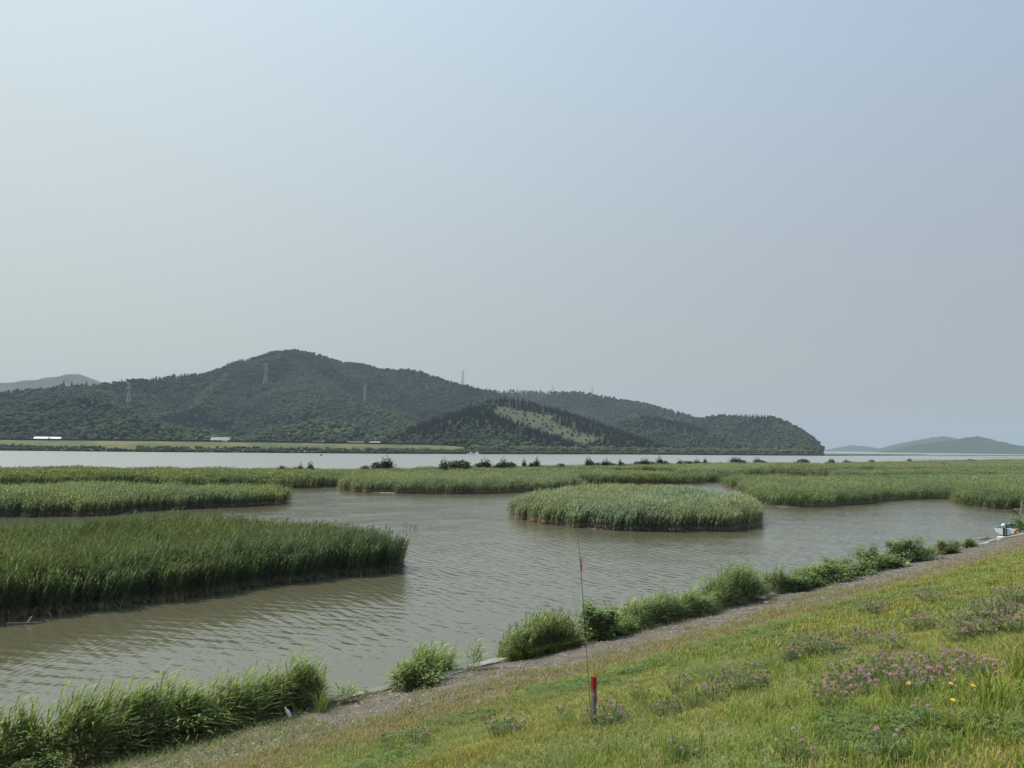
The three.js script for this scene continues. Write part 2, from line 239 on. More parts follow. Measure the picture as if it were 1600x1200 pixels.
const cleared = (x, z) => { const wob = 20 * noise(x * 0.03, z * 0.03, 2.2) + 12 * noise(x * 0.11, z * 0.11, 4.2); for (const [a, b, lo, hi] of [[[-18, -1030], [54, -1019], 18, 74], [[54, -1019], [140, -950], 26, 92]]) { const [d, t] = segDist(x, z, ...a, ...b), front = z > lerp(a[1], b[1], t); if (front && t > 0.02 && t < 0.98 && d + wob > lo && d + wob * 0.6 < hi) return true; } return false; };
hill('clear', 'wooded hill with a cleared tan slope, right of centre', [CLEAR], { k: 2.2, w0: 40, cell: 7, trees: 5, seed: 41, size: 0.95, bare: cleared, mix: (x, z) => segDist(x, z, -18, -1030, 89, -996)[0] < 22 ? 1.2 : 0.62,
  ground: (x, z) => { if (!cleared(x, z)) return [0.03, 0.05, 0.02]; const a = clamp(0.5 + 1.4 * fbm(x * 0.05, z * 0.05, 4, 5)); return [lerp(0.04, 0.115, a), lerp(0.065, 0.098, a), lerp(0.026, 0.05, a)]; } });
hill('front', 'dark wooded knoll on the far shore in front of the cleared slope', [[[-150, 2, -816], [-118, 20, -842], [-84, 37, -866], [-54, 44, -878], [-23, 43, -880], [8, 32, -870], [38, 18, -849], [59, 6, -828]]], { k: 2.0, w0: 26, cell: 7, trees: 5, seed: 51, mix: () => 0.45 });
hill('mid', 'small wooded hill beside the headland', [[[173, 33, -1389], [221, 54, -1382], [256, 65, -1376], [303, 51, -1315], [349, 30, -1232], [382, 9, -1137], [386, 2, -1052]], [[240, 30, -1240], [290, 26, -1180], [330, 10, -1080]]], { k: 1.9, w0: 40, p: 0.95, cell: 9, trees: 5.6, seed: 61, mix: (x, z) => z > -1300 ? 0.2 : 0.6 });
hill('head', 'rounded dark headland where the river bends away', [[[364, 40, -1712], [421, 68, -1668], [457, 77, -1637], [489, 77, -1576], [523, 73, -1512], [520, 66, -1440], [498, 40, -1340], [470, 14, -1220]]], { k: 1.05, w0: 22, p: 0.62, cell: 8, trees: 5.6, seed: 71, rough: 0.12, mix: () => 0.3 });
const farGround = (x, z) => { const v = 0.8 + 0.5 * fbm(x / 140, z / 140, 4, 7.7); return [0.042 * v, 0.066 * v, 0.036 * v]; };
hill('farleft', 'pale blue distant hill behind the mountain at far left', [[[-2846, 272, -3486], [-2606, 306, -3669], [-2472, 339, -3760], [-2390, 362, -3813], [-2329, 380, -3851], [-2277, 360, -3881], [-2245, 327, -4015], [-2119, 280, -4195]]], { k: 2.2, cell: 26, ground: farGround, scale: 260 });
hill('r3', 'nearest of the hazy blue hills at far right', [[[1755, 3, -3398], [1796, 16, -3377], [1850, 37, -3348], [1949, 58, -3291], [2003, 61, -3259], [2034, 75, -3239], [2065, 78, -3220], [2066, 63, -3117], [2110, 32, -2985], [2159, 10, -2843], [2380, 35, -2720]]], { k: 2.6, w0: 60, cell: 20, ground: farGround, scale: 240, rough: 0.12 });
hill('r2', 'second hazy hill at far right, peeking behind the nearest', [[[2449, 3, -4953], [2536, 27, -4908], [2622, 66, -4863], [2737, 96, -4799], [2832, 113, -4744], [2908, 93, -4698], [3023, 53, -4624]]], { k: 3, w0: 60, cell: 28, ground: farGround, scale: 300, rough: 0.1 });
hill('r1', 'faintest low hill on the horizon beyond the headland', [[[2484, 3, -5985], [2619, 21, -5927], [2749, 54, -5868], [2853, 44, -5818], [2994, 3, -5747]]], { k: 3, w0: 120, cell: 36, ground: farGround, scale: 500, rough: 0.06 });
hill('r4', 'pale hill cut by the right edge of the view', [[[3163, 25, -4622], [3232, 55, -4573], [3389, 83, -4458], [3622, 77, -4270]]], { k: 3, w0: 80, cell: 32, ground: farGround, scale: 400, rough: 0.1 });

// scrub on the far shore: too many bushes to count
{
  const R = rng(91), lists = [[], [], []];
  const add = (x, z, y, h, w, v, warm) => lists[Math.floor(R() * 2.99)].push([place(x, y - 0.3, z, R() * 6.28, w, h, w), C((0.034 + 0.03 * warm) * v, (0.06 + 0.025 * warm) * v, 0.026 * v)]);
  for (let i = 0; i < FOOT.length - 1; i++) for (let k = 0; k < 260; k++) { const t = R(), u = Math.pow(R(), 1.6) * 0.46, x = lerp(lerp(FOOT[i][0], FOOT[i + 1][0], t), lerp(CREST[i][0], CREST[i + 1][0], t), u), z = lerp(lerp(FOOT[i][1], FOOT[i + 1][1], t), lerp(CREST[i][2], CREST[i + 1][2], t), u); if (fbm(x * 0.02, z * 0.05, 3, 3) + 0.25 - u * 0.7 + (x > -200 ? 0.12 : 0) < 0) continue; const h = (1.2 + 1.5 * R()) * (u < 0.1 ? 0.8 : 1); add(x, z, 0.8 + 2.2 * u / 0.4, h, h * (1.1 + 0.9 * R()), 0.75 + 0.5 * R(), R() * 0.7); }
  for (let i = 6; i < 11; i++) for (let k = 0; k < 420; k++) { const t = R(), u = Math.pow(R(), 1.5) * 34, a = SHORE[i], b = SHORE[i + 1], dx = b[0] - a[0], dz = b[1] - a[1], l = Math.hypot(dx, dz), x = lerp(a[0], b[0], t) - (-dz / l) * u * -1 * -1 + (dz / l) * u * 0, z = lerp(a[1], b[1], t) - u; const h = (u < 10 ? 1.6 : 3) * (0.6 + 1.1 * R()) * (1 + u / 40); add(x, z, 0.8, h, h * (1 + 0.8 * R()), 0.75 + 0.5 * R(), R()); }
  const f = thing('shore_scrub', 'bushes and rank growth lining the far shore', null); f.userData.kind = 'stuff';
  lists.forEach((l, i) => copies('bush_crowns', CROWNS[i], forestLeaf, l, f));
}
// low spits near the horizon at right
{
  const spit = (pts, y, c, label) => { const s = new THREE.Shape(pts.map(([x, z]) => new THREE.Vector2(x, -z))); structure('low_spit', new THREE.ExtrudeGeometry(s, { depth: y + 0.4, bevelEnabled: false }).rotateX(-Math.PI / 2).translate(0, -0.4, 0), flat({ color: c }), label); };
  spit([[455, -1010], [540, -1080], [640, -1180], [760, -1330], [700, -1420], [560, -1300]], 1.4, C(0.10, 0.12, 0.06), 'low dark spit off the tip of the headland');
  spit([[700, -1250], [900, -1340], [1300, -1500], [1700, -1560], [2300, -1500], [2400, -1650], [1700, -1760], [1100, -1650]], 1.0, C(0.15, 0.17, 0.09), 'pale flat marsh strip below the far right hills');
}

// ---------------------------------------------------------------- reeds
const WIND = V(0.93, 0, 0.36);
function reedTuft(seed, o) { // a handful of stems with long leaves, all combed by the wind
  const R = rng(seed), mb = new MB();
  for (let i = 0; i < o.n; i++) {
    const a = R() * 6.283, r = Math.sqrt(R()) * o.rad, b = V(Math.cos(a) * r, -0.05, Math.sin(a) * r), h = o.h * (0.66 + 0.46 * R());
    const lean = WIND.clone().multiplyScalar((o.lean ?? 0.16) * (0.5 + R())).add(V((R() - 0.5) * 0.18, 0, (R() - 0.5) * 0.18));
    const at = (u) => b.clone().add(V(lean.x * h * Math.pow(u, 1.8), h * u, lean.z * h * Math.pow(u, 1.8)));
    const f = R() * 6.283, side = V(Math.cos(f), 0, Math.sin(f)), w = o.sw, tan = [0.2 + 0.2 * R(), 0.17 + 0.16 * R(), 0.13], grn = [0.13, 0.165, 0.065];
    const ks = [0, 0.24, 0.9]; for (let k = 0; k < 2; k++) { const p = at(ks[k]), q = at(ks[k + 1]), wp = side.clone().multiplyScalar(w * (1 - 0.4 * k)), wq = side.clone().multiplyScalar(w * (0.6 - 0.35 * k)); mb.quad(p.clone().sub(wp), p.clone().add(wp), q.clone().add(wq), q.clone().sub(wq), k ? grn : tan); }
    for (let k = 0; k < o.leaves; k++) {
      const u = lerp(o.from ?? 0.07, 0.97, (k + R() * 0.8) / o.leaves), p = at(u), dead = u < 0.25 && R() < 0.6, L = o.ll * (0.6 + 0.6 * R()) * (u > 0.85 ? 0.75 : 1);
      const az = Math.atan2(WIND.z, WIND.x) + (R() + R() - 1) * (u > 0.7 ? 1.5 : 2.6), el = dead ? 0.5 * R() - 0.3 : lerp(0.75, 1.25, u) + 0.25 * (R() - 0.5), d = V(Math.cos(az) * Math.cos(el), Math.sin(el), Math.sin(az) * Math.cos(el));
      const s = V(-Math.sin(az), 0.25 * (R() - 0.5), Math.cos(az)).normalize().multiplyScalar(o.lw * (dead ? 0.7 : 1)), m = p.clone().addScaledVector(d, L * 0.5), e = p.clone().addScaledVector(d, L * 0.92).add(V(WIND.x * 0.12 * L, -(dead ? 0.5 : 0.22) * L, WIND.z * 0.12 * L));
      const v = 0.45 + 0.95 * R() * R() + (R() < 0.16 ? 0.8 : 0), y = R() < 0.12 ? 1.35 : 1, c = dead ? [0.36 * v, 0.3 * v, 0.19 * v] : [0.185 * v * y, 0.25 * v, 0.1 * v];
      mb.quad(p.clone().addScaledVector(s, -0.5), p.clone().addScaledVector(s, 0.5), m.clone().add(s), m.clone().sub(s), c); mb.tri(m.clone().sub(s), m.clone().add(s), e, c);
    }
  }
  return mb.geo();
}
const reedMat = leafy(0.48);
const NEAR_REED = [1, 2, 3, 4].map((k) => reedTuft(100 + k, { n: 9, rad: 0.26, h: 2.35, leaves: 11, ll: 0.55, lw: 0.017, sw: 0.011 }));
const BANK_REED = [1, 2, 3, 4].map((k) => reedTuft(150 + k, { n: 8, rad: 0.26, h: 2.35, leaves: 12, ll: 0.95, lw: 0.017, sw: 0.011, lean: 0.06, from: 0.12 }));
const MID_REED = [1, 2, 3].map((k) => reedTuft(200 + k, { n: 9, rad: 0.36, h: 2.3, leaves: 8, ll: 0.55, lw: 0.027, sw: 0.014 }));
const FAR_REED = [1, 2, 3].map((k) => reedTuft(300 + k, { n: 9, rad: 0.62, h: 2.3, leaves: 6, ll: 0.7, lw: 0.055, sw: 0.02, from: 0.2 }));
const mudMat = flat({ color: C(0.055, 0.045, 0.03), roughness: 0.6 });
function reedBed(label, P, tufts, gap, o = {}) {
  const R = rng(o.seed ?? 7), xs = P.map((q) => q[0]), zs = P.map((q) => q[1]), lists = tufts.map(() => []);
  for (let z = Math.min(...zs) - 1; z < Math.max(...zs) + 1; z += gap) for (let x = Math.min(...xs) - 1; x < Math.max(...xs) + 1; x += gap) {
    const px = x + (R() - 0.5) * gap * 1.2, pz = z + (R() - 0.5) * gap * 1.2, r = R(), r2 = R(), r3 = R(), d = polyDist(px, pz, P) + (o.rag ?? 0.9) * noise(px * 0.7, pz * 0.7, 4.1) + 1.2 * noise(px * 0.16, pz * 0.16, 2.7) * (o.wob ?? 1);
    if (d < 0 || (o.skip && o.skip(px, pz))) continue;
    const f = fbm(px / 9, pz / 9, 3, 3.1), hh = (o.h ?? 1) * (0.9 + 0.36 * f + 0.22 * fbm(px / 2.2, pz / 2.2, 2, 7.3) + 0.2 * (r - 0.5)) * lerp(0.78, 1, smooth(0, 1.6, d)), w = fbm(px / 14 + 40, pz / 14, 3, 1.1), v = 0.95 + 0.45 * (r2 - 0.5) + 0.35 * fbm(px / 3, pz / 3, 2, 9.4);
    const t = o.tint ?? [1, 1, 1]; const y = clamp(0.5 + 1.5 * w);
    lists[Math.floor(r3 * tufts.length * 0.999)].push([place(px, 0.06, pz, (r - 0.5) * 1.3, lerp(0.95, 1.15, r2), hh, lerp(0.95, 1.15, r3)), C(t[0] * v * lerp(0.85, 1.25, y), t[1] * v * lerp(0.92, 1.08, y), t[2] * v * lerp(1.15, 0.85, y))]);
  }
  const g = thing('reed_bed', label, null); g.userData.kind = 'stuff';
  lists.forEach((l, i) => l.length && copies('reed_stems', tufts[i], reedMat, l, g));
  const s = new THREE.Shape(P.map(([x, z]) => new THREE.Vector2(x, -z)));
  structure('mud_bank', new THREE.ExtrudeGeometry(s, { depth: 0.3, bevelEnabled: true, bevelSize: 0.35, bevelThickness: 0.12, bevelOffset: -0.5, bevelSegments: 2, steps: 1 }).rotateX(-Math.PI / 2).translate(0, -0.33, 0), mudMat, 'dark mud under the ' + label);
}
reedBed('nearest broad dark green reed bed at the left', [[-40, -18], [-20.9, -28.3], [-20.1, -29.2], [-18.3, -30.4], [-16.5, -32], [-14.6, -34], [-12.5, -36.5], [-10.5, -38.3], [-8.2, -40], [-7, -40.9], [-6.4, -42.8], [-8.5, -44.6], [-11.2, -47.8], [-15.1, -49.6], [-19.6, -50], [-23.5, -49.1], [-26, -47.5], [-27.5, -44.5], [-33, -41.9], [-44, -36]], NEAR_REED, 0.27, { seed: 11, h: 1.0, wob: 0.35, rag: 0.6, tint: [0.92, 1.0, 0.86] });
reedBed('thin outlying stems off the tip of the nearest reed bed', [[-7.4, -40.6], [-6.1, -41.4], [-5.9, -43.0], [-6.6, -44.2], [-7.6, -44.6]], NEAR_REED, 0.95, { seed: 23, h: 0.72, wob: 0.2, rag: 0.5, tint: [0.9, 0.95, 0.85] });
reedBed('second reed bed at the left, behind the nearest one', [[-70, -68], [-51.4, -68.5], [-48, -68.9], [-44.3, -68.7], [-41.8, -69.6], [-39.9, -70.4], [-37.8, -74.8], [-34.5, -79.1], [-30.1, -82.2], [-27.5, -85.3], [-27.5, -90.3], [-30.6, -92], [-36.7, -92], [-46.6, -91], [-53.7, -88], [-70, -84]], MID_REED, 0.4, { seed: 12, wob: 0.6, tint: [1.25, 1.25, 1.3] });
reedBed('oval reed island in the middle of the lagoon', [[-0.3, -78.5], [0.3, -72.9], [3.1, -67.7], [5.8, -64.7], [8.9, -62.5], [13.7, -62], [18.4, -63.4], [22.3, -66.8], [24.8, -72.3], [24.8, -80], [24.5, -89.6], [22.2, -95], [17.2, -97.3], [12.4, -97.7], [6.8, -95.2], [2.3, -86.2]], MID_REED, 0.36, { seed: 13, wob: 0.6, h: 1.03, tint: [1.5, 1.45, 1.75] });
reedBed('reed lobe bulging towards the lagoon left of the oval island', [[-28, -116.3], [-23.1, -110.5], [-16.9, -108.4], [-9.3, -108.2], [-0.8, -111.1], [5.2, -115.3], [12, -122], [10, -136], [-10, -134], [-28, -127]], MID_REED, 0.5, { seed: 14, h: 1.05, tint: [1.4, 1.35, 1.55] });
reedBed('long rear reed belt spanning the left and centre', [[-180, -112], [-84.9, -112.8], [-79.7, -113.8], [-74, -120.8], [-58.6, -121.8], [-41, -117.5], [-35.1, -116.7], [-28.2, -119.9], [-17.5, -128], [0.2, -134], [10, -137.5], [20.2, -142.3], [30.4, -143.1], [38, -148.5], [44.7, -158.3], [48.3, -171.9], [69.4, -196.8], [92, -250], [109.2, -287.7], [74.9, -264.7], [41.4, -233.6], [9.2, -202.8], [-16.1, -185.2], [-32.8, -158], [-53.8, -153.4], [-78.4, -148.9], [-93.9, -152.8], [-101.5, -144.6], [-190, -146]], FAR_REED, 0.68, { seed: 15, rag: 1.4, wob: 2, tint: [1.3, 1.28, 1.1], skip: (x, z) => x > 5 && Math.abs(noise(x * 0.015 + 3, z * 0.05, 5.3)) < 0.06 });
reedBed('right reed bed reaching out to a low point', [[42, -146.8], [40.3, -130.6], [36.8, -114.1], [31.4, -95], [33.9, -89.5], [39, -90.6], [45.6, -96.1], [52.9, -102.8], [58.2, -106.8], [64.6, -109.7], [77.5, -113], [110, -108], [160, -160], [131.7, -173.8], [93.7, -158.8], [70.4, -147], [56, -142]], MID_REED, 0.55, { seed: 16, tint: [1.15, 1.2, 1.05] });
reedBed('nearest reed bed at the right edge, across from the boat', [[62.5, -104], [59.6, -95.7], [60.2, -90.9], [62.4, -88.9], [66, -87.1], [80, -78], [110, -95], [100, -125], [78, -111], [67.3, -108]], MID_REED, 0.45, { seed: 17, wob: 0.5, tint: [0.95, 1.02, 0.85] });
reedBed('wide reed flats stretching to the far right', [[71.3, -197.3], [82.1, -202.4], [96.8, -208.7], [106.5, -227], [113.5, -229], [108, -213.9], [134.8, -235.3], [203.6, -268.6], [330, -330], [650, -640], [560, -700], [387.9, -549.6], [277, -448.4], [190, -358.9], [132, -299.2], [104, -282], [92, -250]], FAR_REED, 1.02, { seed: 18, rag: 2, wob: 2.5, tint: [1.25, 1.2, 1.0], skip: (x, z) => Math.abs(noise(x * 0.012 + 3, z * 0.035, 9.3)) < 0.07 || Math.abs(noise(x * 0.02 + 9, z * 0.05, 2.3)) < 0.035 });
reedBed('reed belt behind the right reed bed', [[74, -168], [96, -172], [150, -190], [330, -300], [215, -262], [140, -226], [112, -205], [84, -192]], FAR_REED, 0.8, { seed: 19, tint: [1.05, 1.05, 0.9] });

// reeds rooted along the near bank
function bankReeds(label, t0, t1, s0, s1, gap, h, tint, seed, dens = 1) {
  const R = rng(seed), lists = BANK_REED.map(() => []);
  for (let t = t0; t < t1; t += gap) for (let s = s0; s < s1; s += gap) {
    const a = t + (R() - 0.5) * gap, b = s + (R() - 0.5) * gap, r = R(), r2 = R(), r3 = R(), end = Math.min(a - t0, t1 - a);
    if (R() > dens || noise(a * 0.6, b * 0.8, 3.3) < -0.32 || end < 0.8 * r) continue;
    const [x, z] = world(b, a), hh = h * (0.8 + 0.5 * fbm(a * 0.5, b * 0.5, 2, 5.5) + 0.25 * (r - 0.5)) * lerp(0.6, 1, smooth(0, 1, end)) * (b < 15.6 ? 0.72 : 1), v = 0.9 + 0.3 * r2;
    lists[Math.floor(r3 * 3.99)].push([place(x, Math.max(-0.05, ground(b, a)) - 0.05, z, (r - 0.5) * 2, 0.9, hh, 0.9), C(tint[0] * v, tint[1] * v, tint[2] * v)]);
  }
  const g = thing('reed_clump', label, 'reeds', [0, 0, 0], 0, 'reeds along the near bank');
  lists.forEach((l, i) => l.length && copies('reed_stems', BANK_REED[i], reedMat, l, g));
  return g;
}
bankReeds('long fringe of bright reeds along the near bank, bottom left', -4, 8.7, 15.5, 17.6, 0.25, 0.66, [1.6, 1.55, 0.85], 31);
bankReeds('reed clump with a yellow-green bush in front, left of the stake', 9.9, 12.9, 15.75, 17.2, 0.26, 0.64, [1.45, 1.45, 0.9], 32);
bankReeds('thin reed stalks trailing off beside the pale kerb', 12.9, 14.2, 16.0, 17.0, 0.42, 0.55, [1.0, 1.1, 0.8], 33, 0.6);
bankReeds('low reeds running along the track to the right of the leafy shrub', 18.3, 23.5, 15.55, 16.7, 0.27, 0.5, [1.4, 1.38, 0.9], 34);
bankReeds('tall reed clump before the row of green shrubs', 23.3, 27.2, 15.6, 17.2, 0.25, 0.76, [1.35, 1.35, 0.95], 35);
bankReeds('sparse reeds at the foot of the first shrub in the row', 27.4, 29.4, 15.8, 16.8, 0.3, 0.55, [1.1, 1.1, 0.8], 36, 0.7);
bankReeds('few reed stems between the bottom-left fringe and the pale kerb', 8.7, 9.7, 16.0, 17.0, 0.4, 0.6, [1.1, 1.12, 0.75], 37, 0.6);

// ---------------------------------------------------------------- shrubs of real leaves
function leafCloud(seed, o) { // leaves in clumps round the twig ends; returns [foliage, branches]
  const R = rng(seed), mb = new MB(), br = [], tips = [];
  for (let i = 0; i < o.limbs; i++) {
    const a = R() * 6.283, sp = o.spread * (0.3 + 0.7 * R()), h = o.h * (i % 3 ? 0.5 + 0.5 * R() : 0.12 + 0.3 * R()) * (1 - 0.35 * (sp / o.spread) ** 2), e = V(Math.cos(a) * sp, h, Math.sin(a) * sp * (o.deep ?? 1)), m = e.clone().multiplyScalar(0.5).add(V(0, 0.12 * h, 0));
    br.push(tube([V(0, -0.08, 0), m, e], 0.02 * o.thick, 0.005 * o.thick, 4)); tips.push(e, m.clone().lerp(e, 0.5)); if (R() < 0.6) { const s = m.clone().add(V((R() - 0.5) * 0.5, 0.1 + 0.2 * R(), (R() - 0.5) * 0.5).multiplyScalar(o.spread)); br.push(tube([m, s], 0.01 * o.thick, 0.004 * o.thick, 4)); tips.push(s); }
  }
  for (const p of tips) {
    const c = o.clump * (0.6 + 0.7 * R()), tone = 0.8 + 0.45 * R();
    for (let k = 0; k < o.per; k++) {
      const d = V(R() - 0.5, R() - 0.5, R() - 0.5).normalize(), q = p.clone().addScaledVector(d, c * Math.cbrt(R())); q.y = Math.max(0.03, q.y);
      const az = R() * 6.283, el = 0.9 * (R() - 0.35), l = o.leaf * (0.6 + 0.7 * R()), f = V(Math.cos(az) * Math.cos(el), Math.sin(el), Math.sin(az) * Math.cos(el)).multiplyScalar(l), s = V(-Math.sin(az), 0.5 * (R() - 0.5), Math.cos(az)).multiplyScalar(l * (o.wide ?? 0.26)), v = tone * (0.8 + 0.4 * R()), cc = [o.col[0] * v * (0.85 + 0.4 * R()), o.col[1] * v, o.col[2] * v], m = q.clone().addScaledVector(f, 0.5).add(V(0, 0.06 * l, 0));
      mb.tri(q, m.clone().sub(s), q.clone().add(f), cc); mb.tri(q, q.clone().add(f), m.clone().add(s), cc);
    }
  }
  return [mb.geo(), merge(br)];
}
const leafMat = leafy(0.35), twigMat = flat({ color: C(0.10, 0.075, 0.05) });
const SHRUBS = {
  willow: leafCloud(61, { limbs: 26, spread: 0.85, h: 1.15, clump: 0.27, per: 62, leaf: 0.12, wide: 0.22, thick: 1, col: [0.18, 0.26, 0.06] }),
  round: leafCloud(62, { limbs: 26, spread: 0.65, h: 0.85, clump: 0.24, per: 66, leaf: 0.1, thick: 0.9, col: [0.19, 0.26, 0.06] }),
  broad: leafCloud(63, { limbs: 22, spread: 0.7, h: 1.2, clump: 0.25, per: 55, leaf: 0.15, wide: 0.3, thick: 1.1, col: [0.17, 0.25, 0.065] }),
  loose: leafCloud(64, { limbs: 20, spread: 0.85, h: 1.25, clump: 0.24, per: 62, leaf: 0.12, wide: 0.24, thick: 1.1, col: [0.17, 0.25, 0.06] }),
  island: leafCloud(65, { limbs: 18, spread: 0.95, h: 1.0, clump: 0.3, per: 80, leaf: 0.17, wide: 0.34, thick: 1.6, col: [0.055, 0.078, 0.03] }),
  islandLoose: leafCloud(66, { limbs: 12, spread: 1.05, h: 1.0, clump: 0.28, per: 80, leaf: 0.17, wide: 0.34, thick: 1.6, col: [0.06, 0.085, 0.032] }),
};
function shrub(kind, label, pos, turn, sx, sy, group, name = 'shrub') {
  const g = thing(name, label, 'shrub', pos, turn, group); mesh('foliage', SHRUBS[kind][0], leafMat, g); mesh('branches', SHRUBS[kind][1], twigMat, g); g.scale.set(sx, sy, sx); return g;
}
const bank = (s, t, dy = 0) => { const [x, z] = world(s, t); return [x, ground(s, t) + dy, z]; };
const BANK = 'shrubs along the near bank';
for (const [kind, s, t, w, h, turn, label] of [
  ['round', 15.2, 10.3, 0.95, 0.85, 0.4, 'yellow-green bushy shrub at the front of the reed clump left of the stake'],
  ['broad', 15.45, 17.2, 1.0, 0.95, 1.1, 'bright broad-leaved shrub just right of the thin pole'],
  ['round', 15.5, 18.2, 0.8, 0.6, 2.1, 'low leafy bush touching the broad-leaved shrub on its right'],
  ['willow', 15.9, 29.3, 1.2, 0.85, 0.3, 'first shrub of the row after the tall reed clump'],
  ['willow', 15.7, 31.0, 1.35, 0.95, 1.7, 'second shrub of the green row, wide and dense'],
  ['loose', 15.6, 32.6, 1.3, 0.8, 2.9, 'third shrub of the green row, low in front'],
  ['willow', 15.7, 34.8, 1.4, 0.95, 4.0, 'fourth shrub of the green row, in its middle'],
  ['loose', 15.8, 37.2, 1.0, 1.2, 5.1, 'upright tree-like shrub sticking up from the row'],
  ['round', 15.6, 38.9, 1.3, 0.9, 0.9, 'dense low shrub between the upright one and the big arching one'],
  ['loose', 15.9, 42.2, 1.5, 1.25, 3.3, 'big arching shrub behind the grey crate'],
  ['willow', 15.8, 44.0, 1.0, 0.75, 1.2, 'right-hand end shrub of the green row'],
  ['round', 15.3, 46.6, 1.2, 1.0, 2.2, 'round yellow-green bush standing alone by the kerb'],
  ['round', 15.7, 51.6, 0.75, 0.75, 3.1, 'small dull bush near the pale kerb at the right'],
  ['willow', 15.7, 65.6, 1.5, 1.25, 0.2, 'large bush in front of the moored boat'],
  ['loose', 15.8, 68.5, 1.8, 1.5, 1.2, 'bush at the right edge behind the boat'],
  ['broad', 15.3, 0.6, 1.3, 0.9, 2.0, 'dark leafy bush in the bottom left corner'],
  ['round', 14.9, 2.4, 0.7, 0.6, 0.2, 'pale green weed patch below the bottom left reeds'],
]) shrub(kind, label, bank(s, t, -0.05), turn, w, h, BANK);

// dark shrubs on the far rim of the reeds: [x, ground z, base y, width, height]
const FAR_SHRUBS = [[-46.8, -148.0, 1.2, 3.5], [-43.5, -149.0, 1.2, 3.2], [-41.4, -150.0, 1.6, 3.5], [-30.8, -153.0, 1.4, 3.6], [-27.1, -154.0, 3.4, 4.6], [-15.1, -158.0, 2.8, 4.1], [-11.3, -163.0, 4.9, 5.1], [-6.3, -170.0, 3.6, 4.2], [-2.9, -174.0, 3.1, 4.0], [0.2, -178.0, 2.8, 4.3], [3.4, -182.0, 1.6, 3.9], [5.7, -184.0, 2.1, 4.2], [13.7, -192.0, 2.4, 3.6], [22.4, -202.0, 3.4, 4.1], [25.8, -206.0, 3.1, 3.8], [29.3, -209.0, 4.1, 3.5], [32.3, -212.0, 1.5, 3.7], [39.6, -220.0, 3.7, 4.0], [43.6, -224.0, 4.0, 3.8], [47.4, -228.0, 2.6, 4.3], [54.7, -236.0, 2.1, 3.5], [58.6, -240.0, 3.8, 3.9], [63.3, -245.0, 3.0, 3.5], [66.7, -249.0, 2.0, 3.8], [74.0, -257.0, 1.4, 3.1], [82.5, -266.0, 5.6, 4.2], [96.5, -280.0, 5.0, 3.6], [119.8, -300.0, 4.5, 4.3], [136.9, -312.0, 3.9, 3.4], [149.1, -320.0, 4.0, 2.9], [167.1, -338.0, 2.1, 3.7], [196.3, -360.0, 3.2, 3.3], [180.0, -300.0, 3.5, 2.8], [264.3, -420.0, 3.3, 3.6]];
const ORD = ['first', 'second', 'third', 'fourth', 'fifth', 'sixth', 'seventh', 'eighth', 'ninth', 'tenth', 'eleventh', 'twelfth', 'thirteenth', 'fourteenth', 'fifteenth', 'sixteenth', 'seventeenth', 'eighteenth', 'nineteenth', 'twentieth', 'twenty-first', 'twenty-second', 'twenty-third', 'twenty-fourth', 'twenty-fifth', 'twenty-sixth', 'twenty-seventh', 'twenty-eighth', 'twenty-ninth', 'thirtieth', 'thirty-first', 'thirty-second', 'thirty-third', 'thirty-fourth'];
FAR_SHRUBS.forEach(([x, z, w, top], i) => {
  const h = top + 0.1, k = (i * 7 + 3) % 3 === 0 ? 'islandLoose' : 'island', size = w > 4.2 ? 'wide' : w > 2.2 ? 'middling' : 'small';
  shrub(k, `${size} dark shrub on the far reed rim, ${ORD[i]} from the left`, [x, 0, z], i * 1.9, w / 1.15, h / 1.2, 'dark shrubs on the far rim of the reeds');
});

// ---------------------------------------------------------------- meadow on the near slope
function grassTuft(seed, o) {
  const R = rng(seed), mb = new MB();
  for (let i = 0; i < o.n; i++) {
    const a = R() * 6.283, r = Math.sqrt(R()) * o.rad, p = V(Math.cos(a) * r, -0.01, Math.sin(a) * r), h = o.h * (0.45 + 0.75 * R()), az = R() * 6.283, out = h * (o.bend ?? 0.5) * (0.3 + R()), w = o.w * (0.7 + 0.6 * R());
    const s = V(-Math.sin(az), 0, Math.cos(az)).multiplyScalar(w), d = V(Math.cos(az) * out, 0, Math.sin(az) * out), m = p.clone().add(V(d.x * 0.35, h * 0.6, d.z * 0.35)), e = p.clone().add(V(d.x, h * (1 - 0.25 * R()), d.z)), v = 0.75 + 0.5 * R(), dry = R() < (o.dry ?? 0.12), c = dry ? [0.4 * v, 0.34 * v, 0.17 * v] : [0.255 * v * (0.85 + 0.3 * R()), 0.3 * v, 0.05 * v];
    mb.quad(p.clone().sub(s), p.clone().add(s), m.clone().addScaledVector(s, 0.8), m.clone().addScaledVector(s, -0.8), c); mb.tri(m.clone().addScaledVector(s, -0.8), m.clone().addScaledVector(s, 0.8), e, c);
  }
  return mb.geo();
}
const LAWN = [1, 2, 3].map((k) => grassTuft(400 + k, { n: 14, rad: 0.075, h: 0.085, w: 0.0032, bend: 0.8, dry: 0.2 }));
const LAWN_FAR = [1, 2].map((k) => grassTuft(420 + k, { n: 18, rad: 0.17, h: 0.085, w: 0.0075, bend: 0.9, dry: 0.16 }));
const LONG = [1, 2].map((k) => grassTuft(440 + k, { n: 10, rad: 0.06, h: 0.24, w: 0.0036, bend: 0.6, dry: 0.08 }));
const DRY = [1, 2].map((k) => grassTuft(460 + k, { n: 12, rad: 0.12, h: 0.13, w: 0.005, bend: 1.1, dry: 0.8 }));
const grassMat = leafy(0.3);
